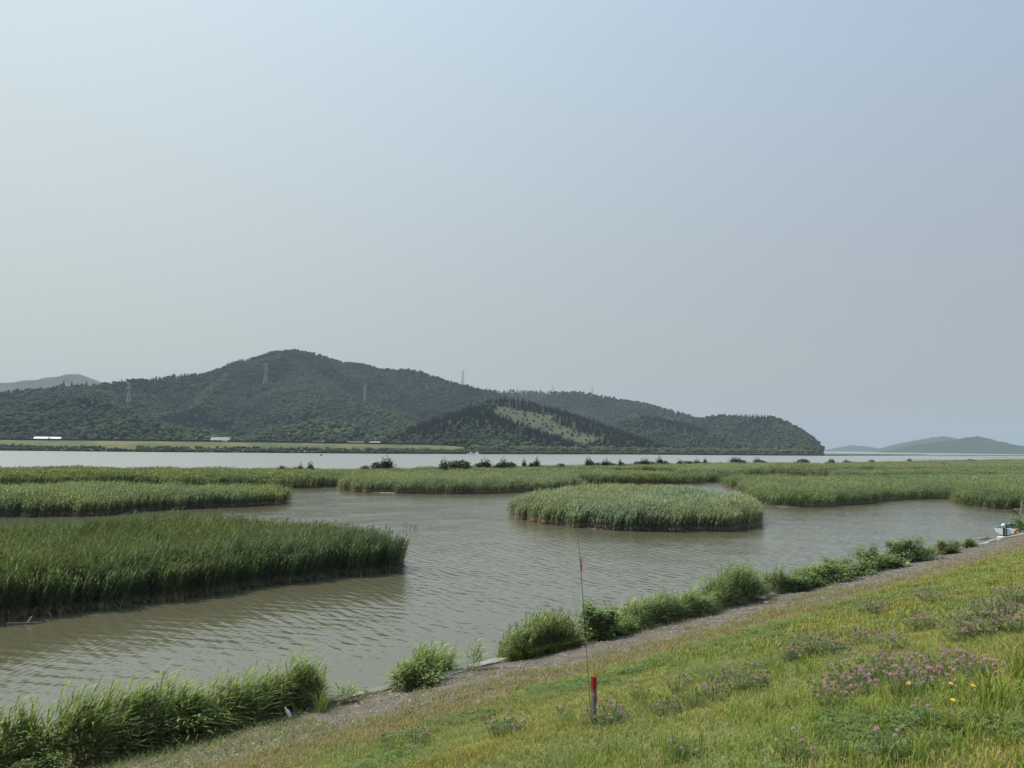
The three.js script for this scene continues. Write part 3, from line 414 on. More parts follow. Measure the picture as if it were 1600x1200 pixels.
function trefoils(seed, n, rad, leaf, h) { // three-part leaves on short stalks
  const R = rng(seed), mb = new MB();
  for (let i = 0; i < n; i++) {
    const a = R() * 6.283, r = Math.sqrt(R()) * rad, y = h * (0.35 + 0.65 * R()) * (1 - 0.4 * (r / rad) ** 2), c = V(Math.cos(a) * r, y, Math.sin(a) * r), t = R() * 6.283, v = 0.5 + 0.9 * R(), col = [0.12 * v, 0.2 * v, 0.05 * v], tilt = V((R() - 0.5) * 0.7, 0, (R() - 0.5) * 0.7), l = leaf * (0.6 + 0.7 * R());
    for (let k = 0; k < 3; k++) { const b = t + k * 2.094, d = V(Math.cos(b), 0, Math.sin(b)), s = V(-d.z, 0, d.x), lift = (q) => q.setY(c.y + (q.x - c.x) * tilt.x + (q.z - c.z) * tilt.z), e = lift(c.clone().addScaledVector(d, l)), m1 = lift(c.clone().addScaledVector(d, l * 0.6).addScaledVector(s, l * 0.36)), m2 = lift(c.clone().addScaledVector(d, l * 0.6).addScaledVector(s, -l * 0.36)); mb.tri(c, m1, e, col); mb.tri(c, e, m2, col); }
    if (i % 3 === 0) { const f = V(c.x * 0.6, -0.02, c.z * 0.6), s = V(0.0025, 0, 0.0025); mb.tri(f.clone().sub(s), f.clone().add(s), c, [0.1, 0.15, 0.05]); }
  }
  return mb.geo();
}
const COVER = [trefoils(501, 44, 0.15, 0.018, 0.08), trefoils(502, 40, 0.16, 0.021, 0.09)];
{
  const R = rng(606), lawn = [[], [], []], lawnFar = [[], []], long = [[], []], dry = [[], []], cover = [[], []];
  const bands = [[0, 9.5, 0.078], [9.5, 15, 0.115], [15, 26, 0.18], [26, 60, 0.32], [60, 150, 0.8]];
  for (const [d0, d1, gap] of bands) for (let t = -8; t < d1 + 6; t += gap) for (let s = -0.6; s < 12.6; s += gap) {
    const a = t + (R() - 0.5) * gap, b = s + (R() - 0.5) * gap, [x, z] = world(b, a), d = Math.hypot(x, z), r = R(), r2 = R(), r3 = R(), r4 = R();
    if (d < d0 || d >= d1 || d < 2 || z > 0.5 || Math.abs(x) > -z * 0.86 + 2.5) continue;
    const e = grassEdge(a) - b, green = smooth(-0.25, 1.6, e + 0.7 * noise(a * 0.8, b * 0.8, 3.7)), y = ground(b, a), big = gap > 0.15;
    const m = clamp(0.5 + 1.3 * fbm(a * 0.33, b * 0.5, 3, 8.8) + 0.25 * (r4 - 0.5)), v = 0.85 + 0.3 * r2, k = lerp(1, 1.35, clamp((gap - 0.1) / 0.3));
    if (r < green) {
      const hh = (0.8 + 0.8 * clamp(0.4 + 1.6 * fbm(a * 0.6, b * 0.6, 2, 2.4))) * k, col = C(lerp(0.82, 1.25, m) * v, lerp(0.95, 1.03, m) * v, lerp(1.1, 0.85, m) * v);
      if (big) lawnFar[Math.floor(r3 * 1.99)].push([place(x, y, z, r4 * 6.28, k, hh, k), col]);
      else lawn[Math.floor(r3 * 2.99)].push([place(x, y, z, r4 * 6.28, 1, hh, 1), col]);
      const lush = fbm(a * 0.45 + 9, b * 0.45, 2, 6.1) + (x > 2.4 && d < 9 ? 0.3 : 0);
      if (!big && r4 > 0.82 && lush > 0.12) long[Math.floor(r3 * 1.99)].push([place(x, y, z, r2 * 6.28, 1, 0.7 + 0.6 * r3, 1), C(0.9 * v, 1.02 * v, 0.8 * v)]);
      const leaf = Math.abs(b - 10.4) < 1.1 && a > 9 && a < 24 ? 0.22 : 0, cov = fbm(a * 0.4, b * 0.55, 2, 12.4) + leaf ;
      if (cov > 0.24 && r2 < (big ? 0.9 : 0.4)) cover[Math.floor(r3 * 1.99)].push([place(x, y + 0.015, z, r * 6.28, k, k, k), leaf && cov > 0.2 ? C(1.15 * v, 1.05 * v, 0.8 * v) : C(1.15 * v, 1.02 * v, 0.85 * v)]);
    } else if (r2 < 0.9 && e > -1.8) dry[Math.floor(r3 * 1.99)].push([place(x, y, z, r4 * 6.28, k, 0.7 + 0.6 * r, k), C((0.8 + 0.3 * r4) * v, 0.85 * v, 0.8 * v)]);
  }
  for (const [t0, t1, gap] of [[-4, 30, 0.17], [30, 90, 0.4]]) for (let t = t0; t < t1; t += gap) for (let s = 11; s < 15.9; s += gap) { // thin dead grass on the track
    const a = t + (R() - 0.5) * gap, b = s + (R() - 0.5) * gap, n = fbm(a * 0.4, b * 0.9, 3, 15.2) + (b > 15.2 ? 0.2 : 0) + 0.5 * smooth(3.5, 0, b - grassEdge(a)) + (a < 7 ? 0.5 : 0) - 0.18, r = R(), r2 = R(), r3 = R();
    if (b < grassEdge(a) + 0.4 || R() > clamp(0.25 + n * 2.4)) continue; const [x, z] = world(b, a), k = gap > 0.2 ? 1.5 : 1, gr = a < 8 ? 0.5 * r3 : 0.2 * r3;
    dry[Math.floor(r * 1.99)].push([place(x, ground(b, a), z, r2 * 6.28, k, 0.7 + 0.8 * r3, k), C((0.75 + 0.3 * r) * (1 - 0.5 * gr), 0.78 + 0.2 * r + 0.1 * gr, 0.7)]);
  }
  const put = (name, label, geos, lists) => { const g = thing(name, label, null); g.userData.kind = 'stuff'; lists.forEach((l, i) => l.length && copies('grass_blades', geos[i], grassMat, l, g)); };
  put('meadow_grass', 'short yellow-green grass covering the levee slope', [...LAWN, ...LAWN_FAR], [...lawn, ...lawnFar]);
  put('long_grass', 'longer bright grass blades in the lower right meadow', LONG, long);
  put('dry_grass', 'dry straw-coloured grass beside the gravel track', DRY, dry);
  put('leafy_ground_cover', 'low three-leaved ground cover among the grass', COVER, cover);
  // gravel lying on the track
  const st = [[], []], geos = [0, 1].map((k) => { const g = new THREE.IcosahedronGeometry(1, 1), p = g.attributes.position; for (let i = 0; i < p.count; i++) { const q = V().fromBufferAttribute(p, i), j = 0.8 + 0.5 * noise(q.x * 1.4 + k * 7, q.z * 1.4, q.y * 1.4); p.setXYZ(i, q.x * j, q.y * j * 0.55, q.z * j * 0.8); } g.computeVertexNormals(); return g; });
  for (let i = 0; i < 26000; i++) { const t = -4 + 62 * Math.pow(R(), 1.5), s = 12 + 3.9 * R(), [x, z] = world(s, t), r = 0.011 + 0.034 * Math.pow(R(), 4) + (t > 20 ? 0.01 : 0), v = 0.5 + 1.0 * R(), q = R(); if (s < grassEdge(t) + 0.5 || fbm(t * 0.5, s * 0.8, 2, 21) < -0.12) continue; st[q < 0.5 ? 0 : 1].push([place(x, ground(s, t) + r * 0.2, z, R() * 6.28, r), C(0.24 * v, 0.22 * v, 0.19 * v)]); }
  const g = thing('loose_gravel', 'loose grey pebbles strewn on the track', null); g.userData.kind = 'stuff'; st.forEach((l, i) => copies('pebbles', geos[i], flat({ color: C(1, 1, 1) }), l, g));
}

// grass tussocks standing out of the lawn
const TUSS = [1, 2].map((k) => grassTuft(480 + k, { n: 70, rad: 0.1, h: 0.42, w: 0.006, bend: 0.75, dry: 0.06 }));
for (const [s, t, k, label] of [[2.15, 7.5, 1.0, 'arching bright grass tussock near the right edge of the meadow'], [2.2, 6.6, 0.6, 'small upright grass tuft below the yellow flowers'], [2.3, 8.9, 0.95, 'tall grass tussock at the right edge above the arching one'], [3.05, 7.1, 0.6, 'grass tuft beside the dark clover clump'], [15.05, 7.7, 1.25, 'bright yellow-green tussock at the end of the bottom-left reeds']]) {
  const g = thing('grass_tussock', label, 'tussock', bank(s, t), s * 3, 'grass tussocks'); mesh('blades', TUSS[Math.round(t * 10) % 2], grassMat, g); g.scale.setScalar(k);
}
{ // grassy hummock left of the thin pole
  const g = thing('grass_hummock', 'rounded clump of arching reed grass left of the thin pole', 'grass clump', [0, 0, 0]);
  const R = rng(733), l = NEAR_REED.map(() => []), d = [[], []];
  for (let i = 0; i < 150; i++) { const t = 14.9 + (R() - 0.5) * 2.3, s = 15.9 + (R() - 0.45) * 1.1, [x, z] = world(s, t), e = 1 - Math.abs(t - 14.9) / 1.5, r = R(); l[Math.floor(R() * 3.99)].push([place(x, ground(s, t) - 0.05, z, (r - 0.5) * 3, 0.7, (0.3 + 0.2 * e) * (0.8 + 0.4 * r), 0.7), C(1.4, 1.35, 0.95)]); if (i % 2) d[i % 4 === 1 ? 0 : 1].push([place(x - 0.2 * DN[0], ground(s, t), z - 0.2 * DN[1], r * 6.28, 1.6, 1.2, 1.6), C(0.7, 0.75, 0.6)]); }
  l.forEach((q, i) => copies('reed_stems', NEAR_REED[i], reedMat, q, g)); d.forEach((q, i) => copies('dead_blades', TUSS[i], grassMat, q, g));
}

// ---------------------------------------------------------------- red clover in flower, clump by clump
function cloverHead(seed) {
  const R = rng(seed), mb = new MB();
  for (let i = 0; i < 74; i++) { const u = (i + 0.5) / 74, y = 1 - 1.7 * u, r = Math.sqrt(Math.max(0, 1 - y * y)), a = i * 2.39996, d = V(Math.cos(a) * r, y, Math.sin(a) * r), b = d.clone().multiplyScalar(0.55), s = V(-Math.sin(a), 0, Math.cos(a)).multiplyScalar(0.13), e = d.clone().multiplyScalar(1 + 0.18 * R()).add(V(0, 0.15, 0)), v = 0.8 + 0.4 * R(), pale = [0.86 * v, 0.7 * v, 0.68 * v], deep = [0.6 * v, 0.33 * v, 0.36 * v]; mb.tri(b.clone().sub(s), b.clone().add(s), e, pale, pale, deep); mb.tri(b.clone().addScaledVector(d.clone().cross(s).normalize(), 0.1), b.clone().addScaledVector(d.clone().cross(s).normalize(), -0.1), e, deep, deep, pale); }
  const core = new THREE.IcosahedronGeometry(0.62, 1), p = core.attributes.position; for (let i = 0; i < p.count; i += 3) mb.tri(V().fromBufferAttribute(p, i), V().fromBufferAttribute(p, i + 1), V().fromBufferAttribute(p, i + 2), [0.4, 0.24, 0.3]);
  return mb.geo();
}
const HEADS = [cloverHead(1), cloverHead(2)], headMats = [[1, 1, 1], [1.1, 1.15, 1.12], [0.5, 0.5, 0.38]].map((c) => { const m = flat({ vertexColors: true }); m.color = C(...c); return m; });
const CLOVER_LEAF = [trefoils(521, 190, 0.2, 0.021, 0.22), trefoils(522, 160, 0.17, 0.022, 0.18), trefoils(523, 260, 0.26, 0.02, 0.25)];
const cloverMat = leafy(0.3); cloverMat.color = C(0.62, 0.62, 0.62);
const stalkMat = flat({ color: C(0.11, 0.15, 0.06) });
const CLOVERS = [ // s, t, heads, size, share of withered heads, label
  [5.89, 12.03, 60, 1.5, 0.55, 'largest brownish-purple clover mound right of centre'], [6.15, 11.5, 26, 1.0, 0.6, 'clover trailing off the left end of the large purple mound'],
  [7.68, 18.5, 40, 1.25, 0.45, 'clover clump standing alone high on the slope below the shrub row'], [7.3, 17.6, 16, 0.8, 0.4, 'small clover patch just below the lone upper clump'], [6.51, 19.04, 46, 1.5, 0.4, 'upper clover drift towards the right edge'],
  [4.13, 14.9, 46, 1.35, 0.35, 'dense clover at the right, above the meadow middle'], [3.79, 12.7, 44, 1.3, 0.4, 'clover clump with tan flowers mixed in at the right'], [3.33, 12.7, 34, 1.1, 0.45, 'dark clover clump by the right edge'], [4.22, 16.4, 36, 1.2, 0.35, 'clover cut by the right edge of the view, upper one'],
  [3.93, 9.6, 36, 1.15, 0.15, 'bright pink clover clump in the meadow middle right'], [3.41, 9.18, 30, 1.05, 0.15, 'pink clover beside the brightest clump, on its right'], [3.09, 9.44, 28, 1.0, 0.1, 'pink clover patch under the tan-flowered clump'], [3.68, 7.69, 22, 0.9, 0.45, 'dark leafy clover clump with pale round heads, lower right'],
  [5.73, 13.0, 18, 0.9, 0.4, 'loose clover behind the largest mound'], [5.02, 13.9, 26, 1.1, 0.3, 'clover drift between the largest mound and the right clumps'], [5.57, 9.14, 34, 1.05, 0.5, 'greyish clover clump right of the stake, larger of two'], [5.67, 8.6, 18, 0.8, 0.5, 'greyish clover clump right of the stake, smaller of two'],
  [5.76, 7.68, 18, 0.75, 0.55, 'small dark clover tuft nearest the stake on its right'], [5.72, 8.2, 8, 0.6, 0.6, 'tiny clover tuft between the stake and the greyish clumps'], [7.67, 6.63, 26, 1.1, 0.55, 'brownish clover clump left of the stake'], [6.3, 7.15, 22, 1.0, 0.4, 'clover growing round the foot of the stake'],
  [9.05, 6.17, 14, 0.75, 0.4, 'leafy clover plant at the lower left of the meadow'], [9.22, 5.82, 12, 0.7, 0.4, 'leftmost small clover plant in the meadow'], [4.11, 5.71, 6, 0.6, 0.1, 'few pink clover heads at the bottom edge, below the stake'], [7.2, 8.9, 10, 0.7, 0.6, 'faint clover tuft above right of the stake'], [6.75, 9.24, 14, 0.75, 0.3, 'whitish clover tuft above the greyish clumps'],
  [3.04, 8.02, 22, 0.9, 0.15, 'pink clover clump around the yellow flowers'], [2.71, 9.04, 18, 0.85, 0.3, 'clover among long grass left of the right-edge tussock'], [2.38, 6.71, 4, 0.6, 0, 'single large pink clover head low in the meadow'], [2.35, 5.86, 5, 0.6, 0.1, 'pink clover heads at the bottom edge, lower right'], [3.05, 5.7, 5, 0.55, 0, 'pair of pink clover heads at the bottom edge right of centre'],
  [3.89, 12.2, 26, 1.0, 0.4, 'clover between the tan-flowered clump and the meadow middle'], [4.69, 11.8, 24, 1.0, 0.2, 'pink clover right of the largest mound'], [4.11, 9.0, 24, 1.0, 0.2, 'pink clover left of the brightest clump'], [7.46, 7.6, 8, 0.6, 0.3, 'whitish flowering plant just left of the stake'], [3.67, 8.3, 16, 0.8, 0.2, 'pink clover above the dark leafy clump'], [2.83, 8.26, 16, 0.8, 0.2, 'two close pink clover heads with leaves right of the yellow flowers'],
];
CLOVERS.forEach(([s, t, n, k, old, label], i) => {
  const pos = bank(s, t), g = thing('clover_clump', label, 'clover', pos, i * 2.3, 'flowering clover clumps'), R = rng(900 + i), near = Math.hypot(pos[0], pos[2]) < 10, heads = [[], [], []], stems = [], rad = 0.24 * k * (n > 30 ? 1.35 : 1);
  const leaf = mesh('leaves', CLOVER_LEAF[i % 3], cloverMat, g); leaf.scale.set(rad / 0.19, 0.72 + 0.3 * k, rad / 0.21); leaf.rotation.y = i;
  for (let j = 0; j < n * (n > 12 ? 1.45 : 1); j++) {
    const a = R() * 6.283, r = Math.sqrt(R()) * rad * 1.15, h = (0.17 + 0.14 * R()) * (0.75 + 0.25 * k) * (1 - 0.25 * (r / rad / 1.15) ** 2), p = V(Math.cos(a) * r, h, Math.sin(a) * r), w = R() < old ? 2 : R() < 0.5 ? 0 : 1, z = (w === 2 ? 0.013 : 0.0165) * (0.8 + 0.4 * R());
    stems.push(tube([V(p.x * 0.7, 0, p.z * 0.7), p], 0.0016, 0.0012, 3));
    if (near && n <= 24) { const m = mesh('flower_head', HEADS[j % 2], headMats[w], g); m.position.copy(p); m.scale.setScalar(z * 1.1); m.rotation.set(R() * 0.5, R() * 6, 0); }
    else { const q = HEADS[j % 2].clone().applyMatrix4(place(p.x, p.y, p.z, R() * 6, z * 1.1)); heads[w].push(q); }
  }
  heads.forEach((l, w) => l.length && tag(mesh('blossoms', mergeGeometries(l), headMats[w], g), null, null, null, 'stuff'));
  tag(mesh('stalks', merge(stems), stalkMat, g), null, null, null, 'stuff');
});
// yellow composite flowers
const petalGeo = (() => { const mb = new MB(); for (const [r, y, n] of [[1, 0, 16], [0.65, 0.12, 11]]) for (let i = 0; i < n; i++) { const a = i / n * 6.283 + r, d = V(Math.cos(a), 0, Math.sin(a)), s = V(-d.z, 0, d.x).multiplyScalar(0.16); mb.quad(V(0, y, 0).sub(s.clone().multiplyScalar(0.4)), V(0, y, 0).add(s.clone().multiplyScalar(0.4)), d.clone().multiplyScalar(r).add(s).setY(y + 0.2), d.clone().multiplyScalar(r).sub(s).setY(y + 0.2), [0.75, 0.48, 0.02]); } return mb.geo(); })();
const petalMat = flat({ vertexColors: true });
for (const [s, t, h, label] of [[3.26, 8.15, 0.24, 'small yellow flower among the pink clover, upper left of its fellows'], [2.8, 7.35, 0.27, 'yellow flower left of the largest yellow one'], [2.42, 7.28, 0.27, 'largest yellow flower, low in the meadow'], [3.26, 9.5, 0.26, 'pale yellow flower furthest up among the clover'], [2.24, 7.26, 0.25, 'small yellow flower right of the largest one'], [2.25, 6.8, 0.2, 'orange-yellow flower below the others near the grass tuft']]) {
  const g = thing('yellow_flower', label, 'flower', bank(s, t), t, 'yellow flowers'); mesh('stem', tube([V(0, 0, 0), V(0.01, h * 0.6, 0), V(0, h, 0.01)], 0.0018, 0.0014, 4), stalkMat, g); const f = mesh('petals', petalGeo, petalMat, g); f.position.set(0, h, 0.01); f.scale.setScalar(0.019); f.rotation.set(0.3, 0, 0.2);
}

// ---------------------------------------------------------------- survey stake and thin pole
const woodTex = texture(128, (x, y) => { const v = 88 + 46 * tn(x, y * 0.12, 24) - 30 * (tn(x + 0.4, y * 0.05, 40) > 0.8 ? 1 : 0); return [v * 0.98, v * 0.95, v * 0.9]; }, true);
const pink = flat({ color: C(0.85, 0.13, 0.22), roughness: 0.55 });
{
  const g = thing('survey_stake', 'square grey wooden stake with red-painted top and pink ribbon', 'stake', bank(6.65, 7.27), 0.62), post = new THREE.BoxGeometry(0.05, 0.56, 0.05).translate(0, 0.18, 0);
  mesh('post', post, flat({ map: woodTex, roughness: 0.85 }), g);
  const top = mesh('painted_top', (() => { const a = new THREE.BoxGeometry(0.0515, 0.15, 0.0515, 6, 8, 6), p = a.attributes.position; for (let i = 0; i < p.count; i++) if (p.getY(i) < -0.07) p.setY(i, p.getY(i) - 0.035 * Math.abs(noise(p.getX(i) * 60 + 3, p.getZ(i) * 60, 1.1))); return a.translate(0, 0.535, 0); })(), flat({ map: texture(64, (x, y) => { const v = tn(x, y, 16), u = tn(y, x, 32) > 0.82; return u ? [150, 90, 80] : [128 + 40 * v, 16 + 12 * v, 18 + 10 * v]; }, true), roughness: 0.5 }), g);
  const rb = mesh('ribbon', box(0.056, 0.014, 0.056, 0, 0.385, 0), pink, g);
  const tail = new THREE.PlaneGeometry(0.022, 0.13, 2, 6); { const p = tail.attributes.position; for (let i = 0; i < p.count; i++) p.setZ(i, 0.006 * Math.sin(p.getY(i) * 60) + 0.004 * Math.sin(p.getX(i) * 200)); } tail.computeVertexNormals(); const tl = mesh('ribbon_tail', tail, pink, rb); tl.position.set(0.034, 0.315, 0.024); tl.rotation.set(0, 0.5, -0.08);
  const h = 2.5, q = thing('marker_pole', 'thin leaning pole with a pink ribbon beside the stake', 'pole', bank(6.72, 7.3, -0.05), 0), tip = (u) => V(-0.15 * u - 0.03 * u * u, h * u, 0.0);
  mesh('lower_pole', tube([tip(0), tip(0.2), tip(0.46)], 0.008, 0.0065, 6), flat({ color: C(0.34, 0.27, 0.17), roughness: 0.5 }), q); mesh('upper_pole', tube([tip(0.455), tip(0.7), tip(0.88), tip(1)], 0.006, 0.0022, 6), flat({ color: C(0.04, 0.035, 0.03), roughness: 0.4 }), q);
  for (const u of [0.3, 0.46, 0.62, 0.78]) mesh('joint', new THREE.CylinderGeometry(0.0085 - 0.004 * u, 0.0085 - 0.004 * u, 0.018, 8).translate(tip(u).x, tip(u).y, 0), twigMat, q);
  const r2 = mesh('ribbon', new THREE.CylinderGeometry(0.009, 0.009, 0.05, 8).translate(tip(0.88).x, tip(0.88).y, 0), pink, q); const t2 = tail.clone(); t2.scale(0.9, 1.25, 1); const m2 = mesh('ribbon_tail', t2, pink, r2); m2.position.set(tip(0.86).x + 0.018, tip(0.86).y - 0.05, 0.004); m2.rotation.z = 0.06;
}

// ---------------------------------------------------------------- bank edge, litter, crate, boat
{
  const R = rng(808), conc = [0.27, 0.22, 0.32].map((v) => flat({ color: C(v, v * 0.95, v * 0.84), roughness: 0.95, bumpMap: gravelBump, bumpScale: 0.01 })), g = thing('concrete_edging', 'broken pale concrete edging along the waterline', 'kerb'), geo = [1.5, 1.35].map((l) => { const e = new THREE.BoxGeometry(l, 0.34, 0.3, 8, 2, 2), p = e.attributes.position; for (let i = 0; i < p.count; i++) { const n = 0.03 * noise(p.getX(i) * 3 + l, p.getZ(i) * 9, p.getY(i) * 9); p.setXYZ(i, p.getX(i) + n, p.getY(i) + n, p.getZ(i) + n); } e.computeVertexNormals(); return e; });
  for (let t = -4, i = 0; t < 72; t += 1.56, i++) { const m = mesh('edging_block', geo[i % 2], conc[Math.floor(R() * 3)], g), s = 15.95 + 0.12 * (R() - 0.5), [x, z] = world(s, t); m.position.set(x, ground(15.7, t) - 0.15 + 0.05 * (R() - 0.5), z); m.rotation.set(0.06 * (R() - 0.5), Math.atan2(-DT[1], DT[0]) + 0.08 * (R() - 0.5), 0.05 * (R() - 0.5)); }
}
const rock = (seed) => { const g = new THREE.IcosahedronGeometry(1, 2), p = g.attributes.position; for (let i = 0; i < p.count; i++) { const q = V().fromBufferAttribute(p, i), j = 0.85 + 0.5 * noise(q.x * 1.3 + seed, q.z * 1.3, q.y * 1.3); p.setXYZ(i, q.x * j, q.y * j * 0.6, q.z * j * 0.75); } g.computeVertexNormals(); return g; };
const paleStone = flat({ color: C(0.5, 0.48, 0.43) });
for (const [s, t, r, label] of [[15.7, 20.0, 0.11, 'pale stone by the reeds right of the leafy shrub'], [15.2, 40.5, 0.14, 'white stone in front of the grey crate'], [11.6, 9.3, 0.06, 'small white stone at the meadow edge left of the stake'], [13.4, 8.9, 0.05, 'tiny pale stone on the track left of centre'], [14.6, 25.5, 0.12, 'pale stone on the track below the tall reed clump'], [15.4, 54.0, 0.16, 'light stone on the track towards the boat']]) { const m = mesh('pale_stone', rock(t), paleStone); tag(m, label, 'stone', 'pale stones'); m.position.set(...bank(s, t, r * 0.3)); m.scale.setScalar(r); m.rotation.y = t; }
{ // white bottle leaning in the reeds' edge
  const g = thing('plastic_bottle', 'white plastic bottle leaning at the edge of the bottom-left reeds', 'bottle', bank(15.1, 7.0, 0.03), 0.4); g.rotation.z = 0.5; g.scale.setScalar(1.15);
  mesh('body', new THREE.LatheGeometry([[0, 0], [0.034, 0.002], [0.036, 0.02], [0.036, 0.13], [0.03, 0.155], [0.014, 0.175], [0.013, 0.19], [0, 0.19]].map((q) => new THREE.Vector2(...q)), 16), flat({ color: C(0.78, 0.78, 0.75), roughness: 0.35 }), g); mesh('cap', new THREE.CylinderGeometry(0.016, 0.016, 0.024, 14).translate(0, 0.203, 0), flat({ color: C(0.6, 0.6, 0.58), roughness: 0.4 }), g);
}
{ // grey crate of slats
  const m = flat({ color: C(0.30, 0.33, 0.36), roughness: 0.6 }), g = thing('plastic_crate', 'grey slatted crate lying under the big arching shrub', 'crate', bank(15.15, 43.0, 0.02), -0.6); g.scale.setScalar(0.6);
  mesh('base', box(0.9, 0.03, 0.5, 0, 0.02, 0), m, g);
  for (const z of [-0.25, 0.25]) { mesh('rim', box(0.94, 0.05, 0.03, 0, 0.4, z), m, g); for (let i = 0; i < 8; i++) mesh('slat', box(0.05, 0.35, 0.018, -0.42 + i * 0.12, 0.2, z), m, g); }
  for (const x of [-0.46, 0.46]) { mesh('rim', box(0.03, 0.05, 0.47, x, 0.4, 0), m, g); for (let i = 0; i < 4; i++) mesh('slat', box(0.018, 0.35, 0.05, x, 0.2, -0.18 + i * 0.12), m, g); }
}
{ // small moored boat, stern towards the camera's left
  const g = thing('moored_boat', 'small white boat with turquoise inside and outboard motor', 'boat', [43.4, 0.1, -62.9], 0.62), L = 4.8, white = flat({ color: C(0.72, 0.74, 0.74), roughness: 0.35 }), teal = flat({ color: C(0.12, 0.42, 0.36), roughness: 0.5 }), black = flat({ color: C(0.02, 0.022, 0.03), roughness: 0.35 });
  const hull = (off, y0) => { const mb = new MB(), N = 14, sec = (i) => { const u = i / N, w = (0.78 - off) * (u < 0.55 ? 1 : Math.sqrt(Math.max(0.001, 1 - ((u - 0.55) / 0.45) ** 2))), x = -L / 2 + off + u * (L - 2 * off), top = 0.52 + 0.3 * u * u; return [V(x, top, -w), V(x, 0.18 + y0, -w * 0.86), V(x, -0.1 + y0 + 0.18 * u * u, 0), V(x, 0.18 + y0, w * 0.86), V(x, top, w)]; }; for (let i = 0; i < N; i++) { const a = sec(i), b = sec(i + 1); for (let k = 0; k < 4; k++) mb.quad(a[k], a[k + 1], b[k + 1], b[k], [1, 1, 1]); } const s = sec(0); mb.tri(s[0], s[1], s[2], [1, 1, 1]); mb.tri(s[0], s[2], s[4], [1, 1, 1]); mb.tri(s[2], s[3], s[4], [1, 1, 1]); return mb.geo(); };
  mesh('hull', hull(0, 0), white, g); mesh('lining', hull(0.05, 0.06), teal, g);
  const rail = (z) => { const p = []; for (let i = 0; i <= 14; i++) { const u = i / 14, w = 0.79 * (u < 0.55 ? 1 : Math.sqrt(Math.max(0.001, 1 - ((u - 0.55) / 0.45) ** 2))); p.push(V(-L / 2 + u * L, 0.54 + 0.3 * u * u, w * z)); } return tube(p, 0.035, 0.035, 6); };
  for (const z of [-1, 1]) mesh('gunwale', rail(z), flat({ color: C(0.2, 0.55, 0.47), roughness: 0.5 }), g);
  for (const x of [-1.1, 0.4]) mesh('seat', box(0.28, 0.04, 1.4, x, 0.42, 0), white, g);
  mesh('tarp', (() => { const p = new THREE.PlaneGeometry(2.2, 1.5, 12, 8).rotateX(-Math.PI / 2), q = p.attributes.position; for (let i = 0; i < q.count; i++) q.setY(i, 0.68 + 0.14 * Math.cos(q.getZ(i) * 1.8) + 0.06 * noise(q.getX(i) * 3, q.getZ(i) * 3, 1)); p.computeVertexNormals(); return p.translate(0.6, 0, 0); })(), flat({ color: C(0.10, 0.30, 0.22), roughness: 0.7 }), g);
  const mo = mesh('outboard_motor', merge([box(0.1, 0.75, 0.14, -L / 2 - 0.12, 0.25, 0), box(0.2, 0.06, 0.2, -L / 2 - 0.12, -0.05, 0)]), black, g);
  mesh('cowling', new THREE.SphereGeometry(0.21, 14, 10).scale(1.1, 0.85, 0.8).translate(-L / 2 - 0.14, 0.78, 0), white, mo); mesh('tiller', bar([-L / 2 - 0.05, 0.72, 0], [-L / 2 + 0.55, 0.8, 0.1], 0.02, 6), black, mo);
  const post = thing('mooring_post', 'dark upright post beside the moored boat', 'post', [39.6, -0.3, -58.6], 0.3); mesh('shaft', tube([V(0, 0, 0), V(0.05, 1.6, 0)], 0.05, 0.045, 8), barkMat, post); mesh('rope', new THREE.TorusGeometry(0.06, 0.015, 6, 14).rotateX(Math.PI / 2).translate(0.035, 1.2, 0), flat({ color: C(0.3, 0.27, 0.2) }), post);
  const raft = thing('foam_float', 'white foam float on a dark plank at the waterline by the boat', 'float', [38.5, 0.0, -57.6], 0.7); mesh('foam', new THREE.BoxGeometry(0.75, 0.14, 0.42, 4, 1, 2).translate(0, 0.32, 0), flat({ color: C(0.75, 0.72, 0.64) }), raft); mesh('plank', box(0.7, 0.22, 0.36, 0, 0.13, 0), barkMat, raft);
  const rp = thing('wooden_plank', 'weathered plank lying on the water before the boat stern', 'plank', [38.2, 0.05, -59.2], 0.25); mesh('board', box(1.1, 0.06, 0.3, 0, 0.03, 0), flat({ color: C(0.3, 0.26, 0.2) }), rp); mesh('batten', box(0.08, 0.05, 0.32, 0.3, 0.085, 0), barkMat, rp);
  const bu = thing('orange_buoy', 'faded orange buoy in front of the boat', 'buoy', [38.9, 0.95, -56.3], 0); mesh('ring', new THREE.TorusGeometry(0.17, 0.07, 10, 20).rotateX(0.4), flat({ color: C(0.62, 0.32, 0.18), roughness: 0.6 }), bu); mesh('rope', new THREE.TorusGeometry(0.075, 0.012, 6, 10).rotateY(1.57).translate(0, -0.17, 0.05), flat({ color: C(0.5, 0.48, 0.4) }), bu);
  const f = thing('net_frame', 'frame of slanting poles for a lift net at the right edge', 'net frame', [43.5, -0.2, -63.2], 0), pole = flat({ color: C(0.34, 0.31, 0.26) });
  for (const [a, b, m] of [[[0.1, 0, 0], [0.75, 3.1, 0], pole], [[0.55, 0, 0.2], [1.15, 2.9, 0.2], pole], [[-0.1, 2.3, 0.1], [1.9, 2.35, 0.1], pole], [[-0.2, 2.4, -0.1], [1.5, 0.5, 0.3], barkMat], [[1.6, 0, 0.4], [1.7, 3.3, 0.4], barkMat]]) mesh('pole', tube([V(...a), V(...b)], 0.045, 0.035, 6), m, f);
}
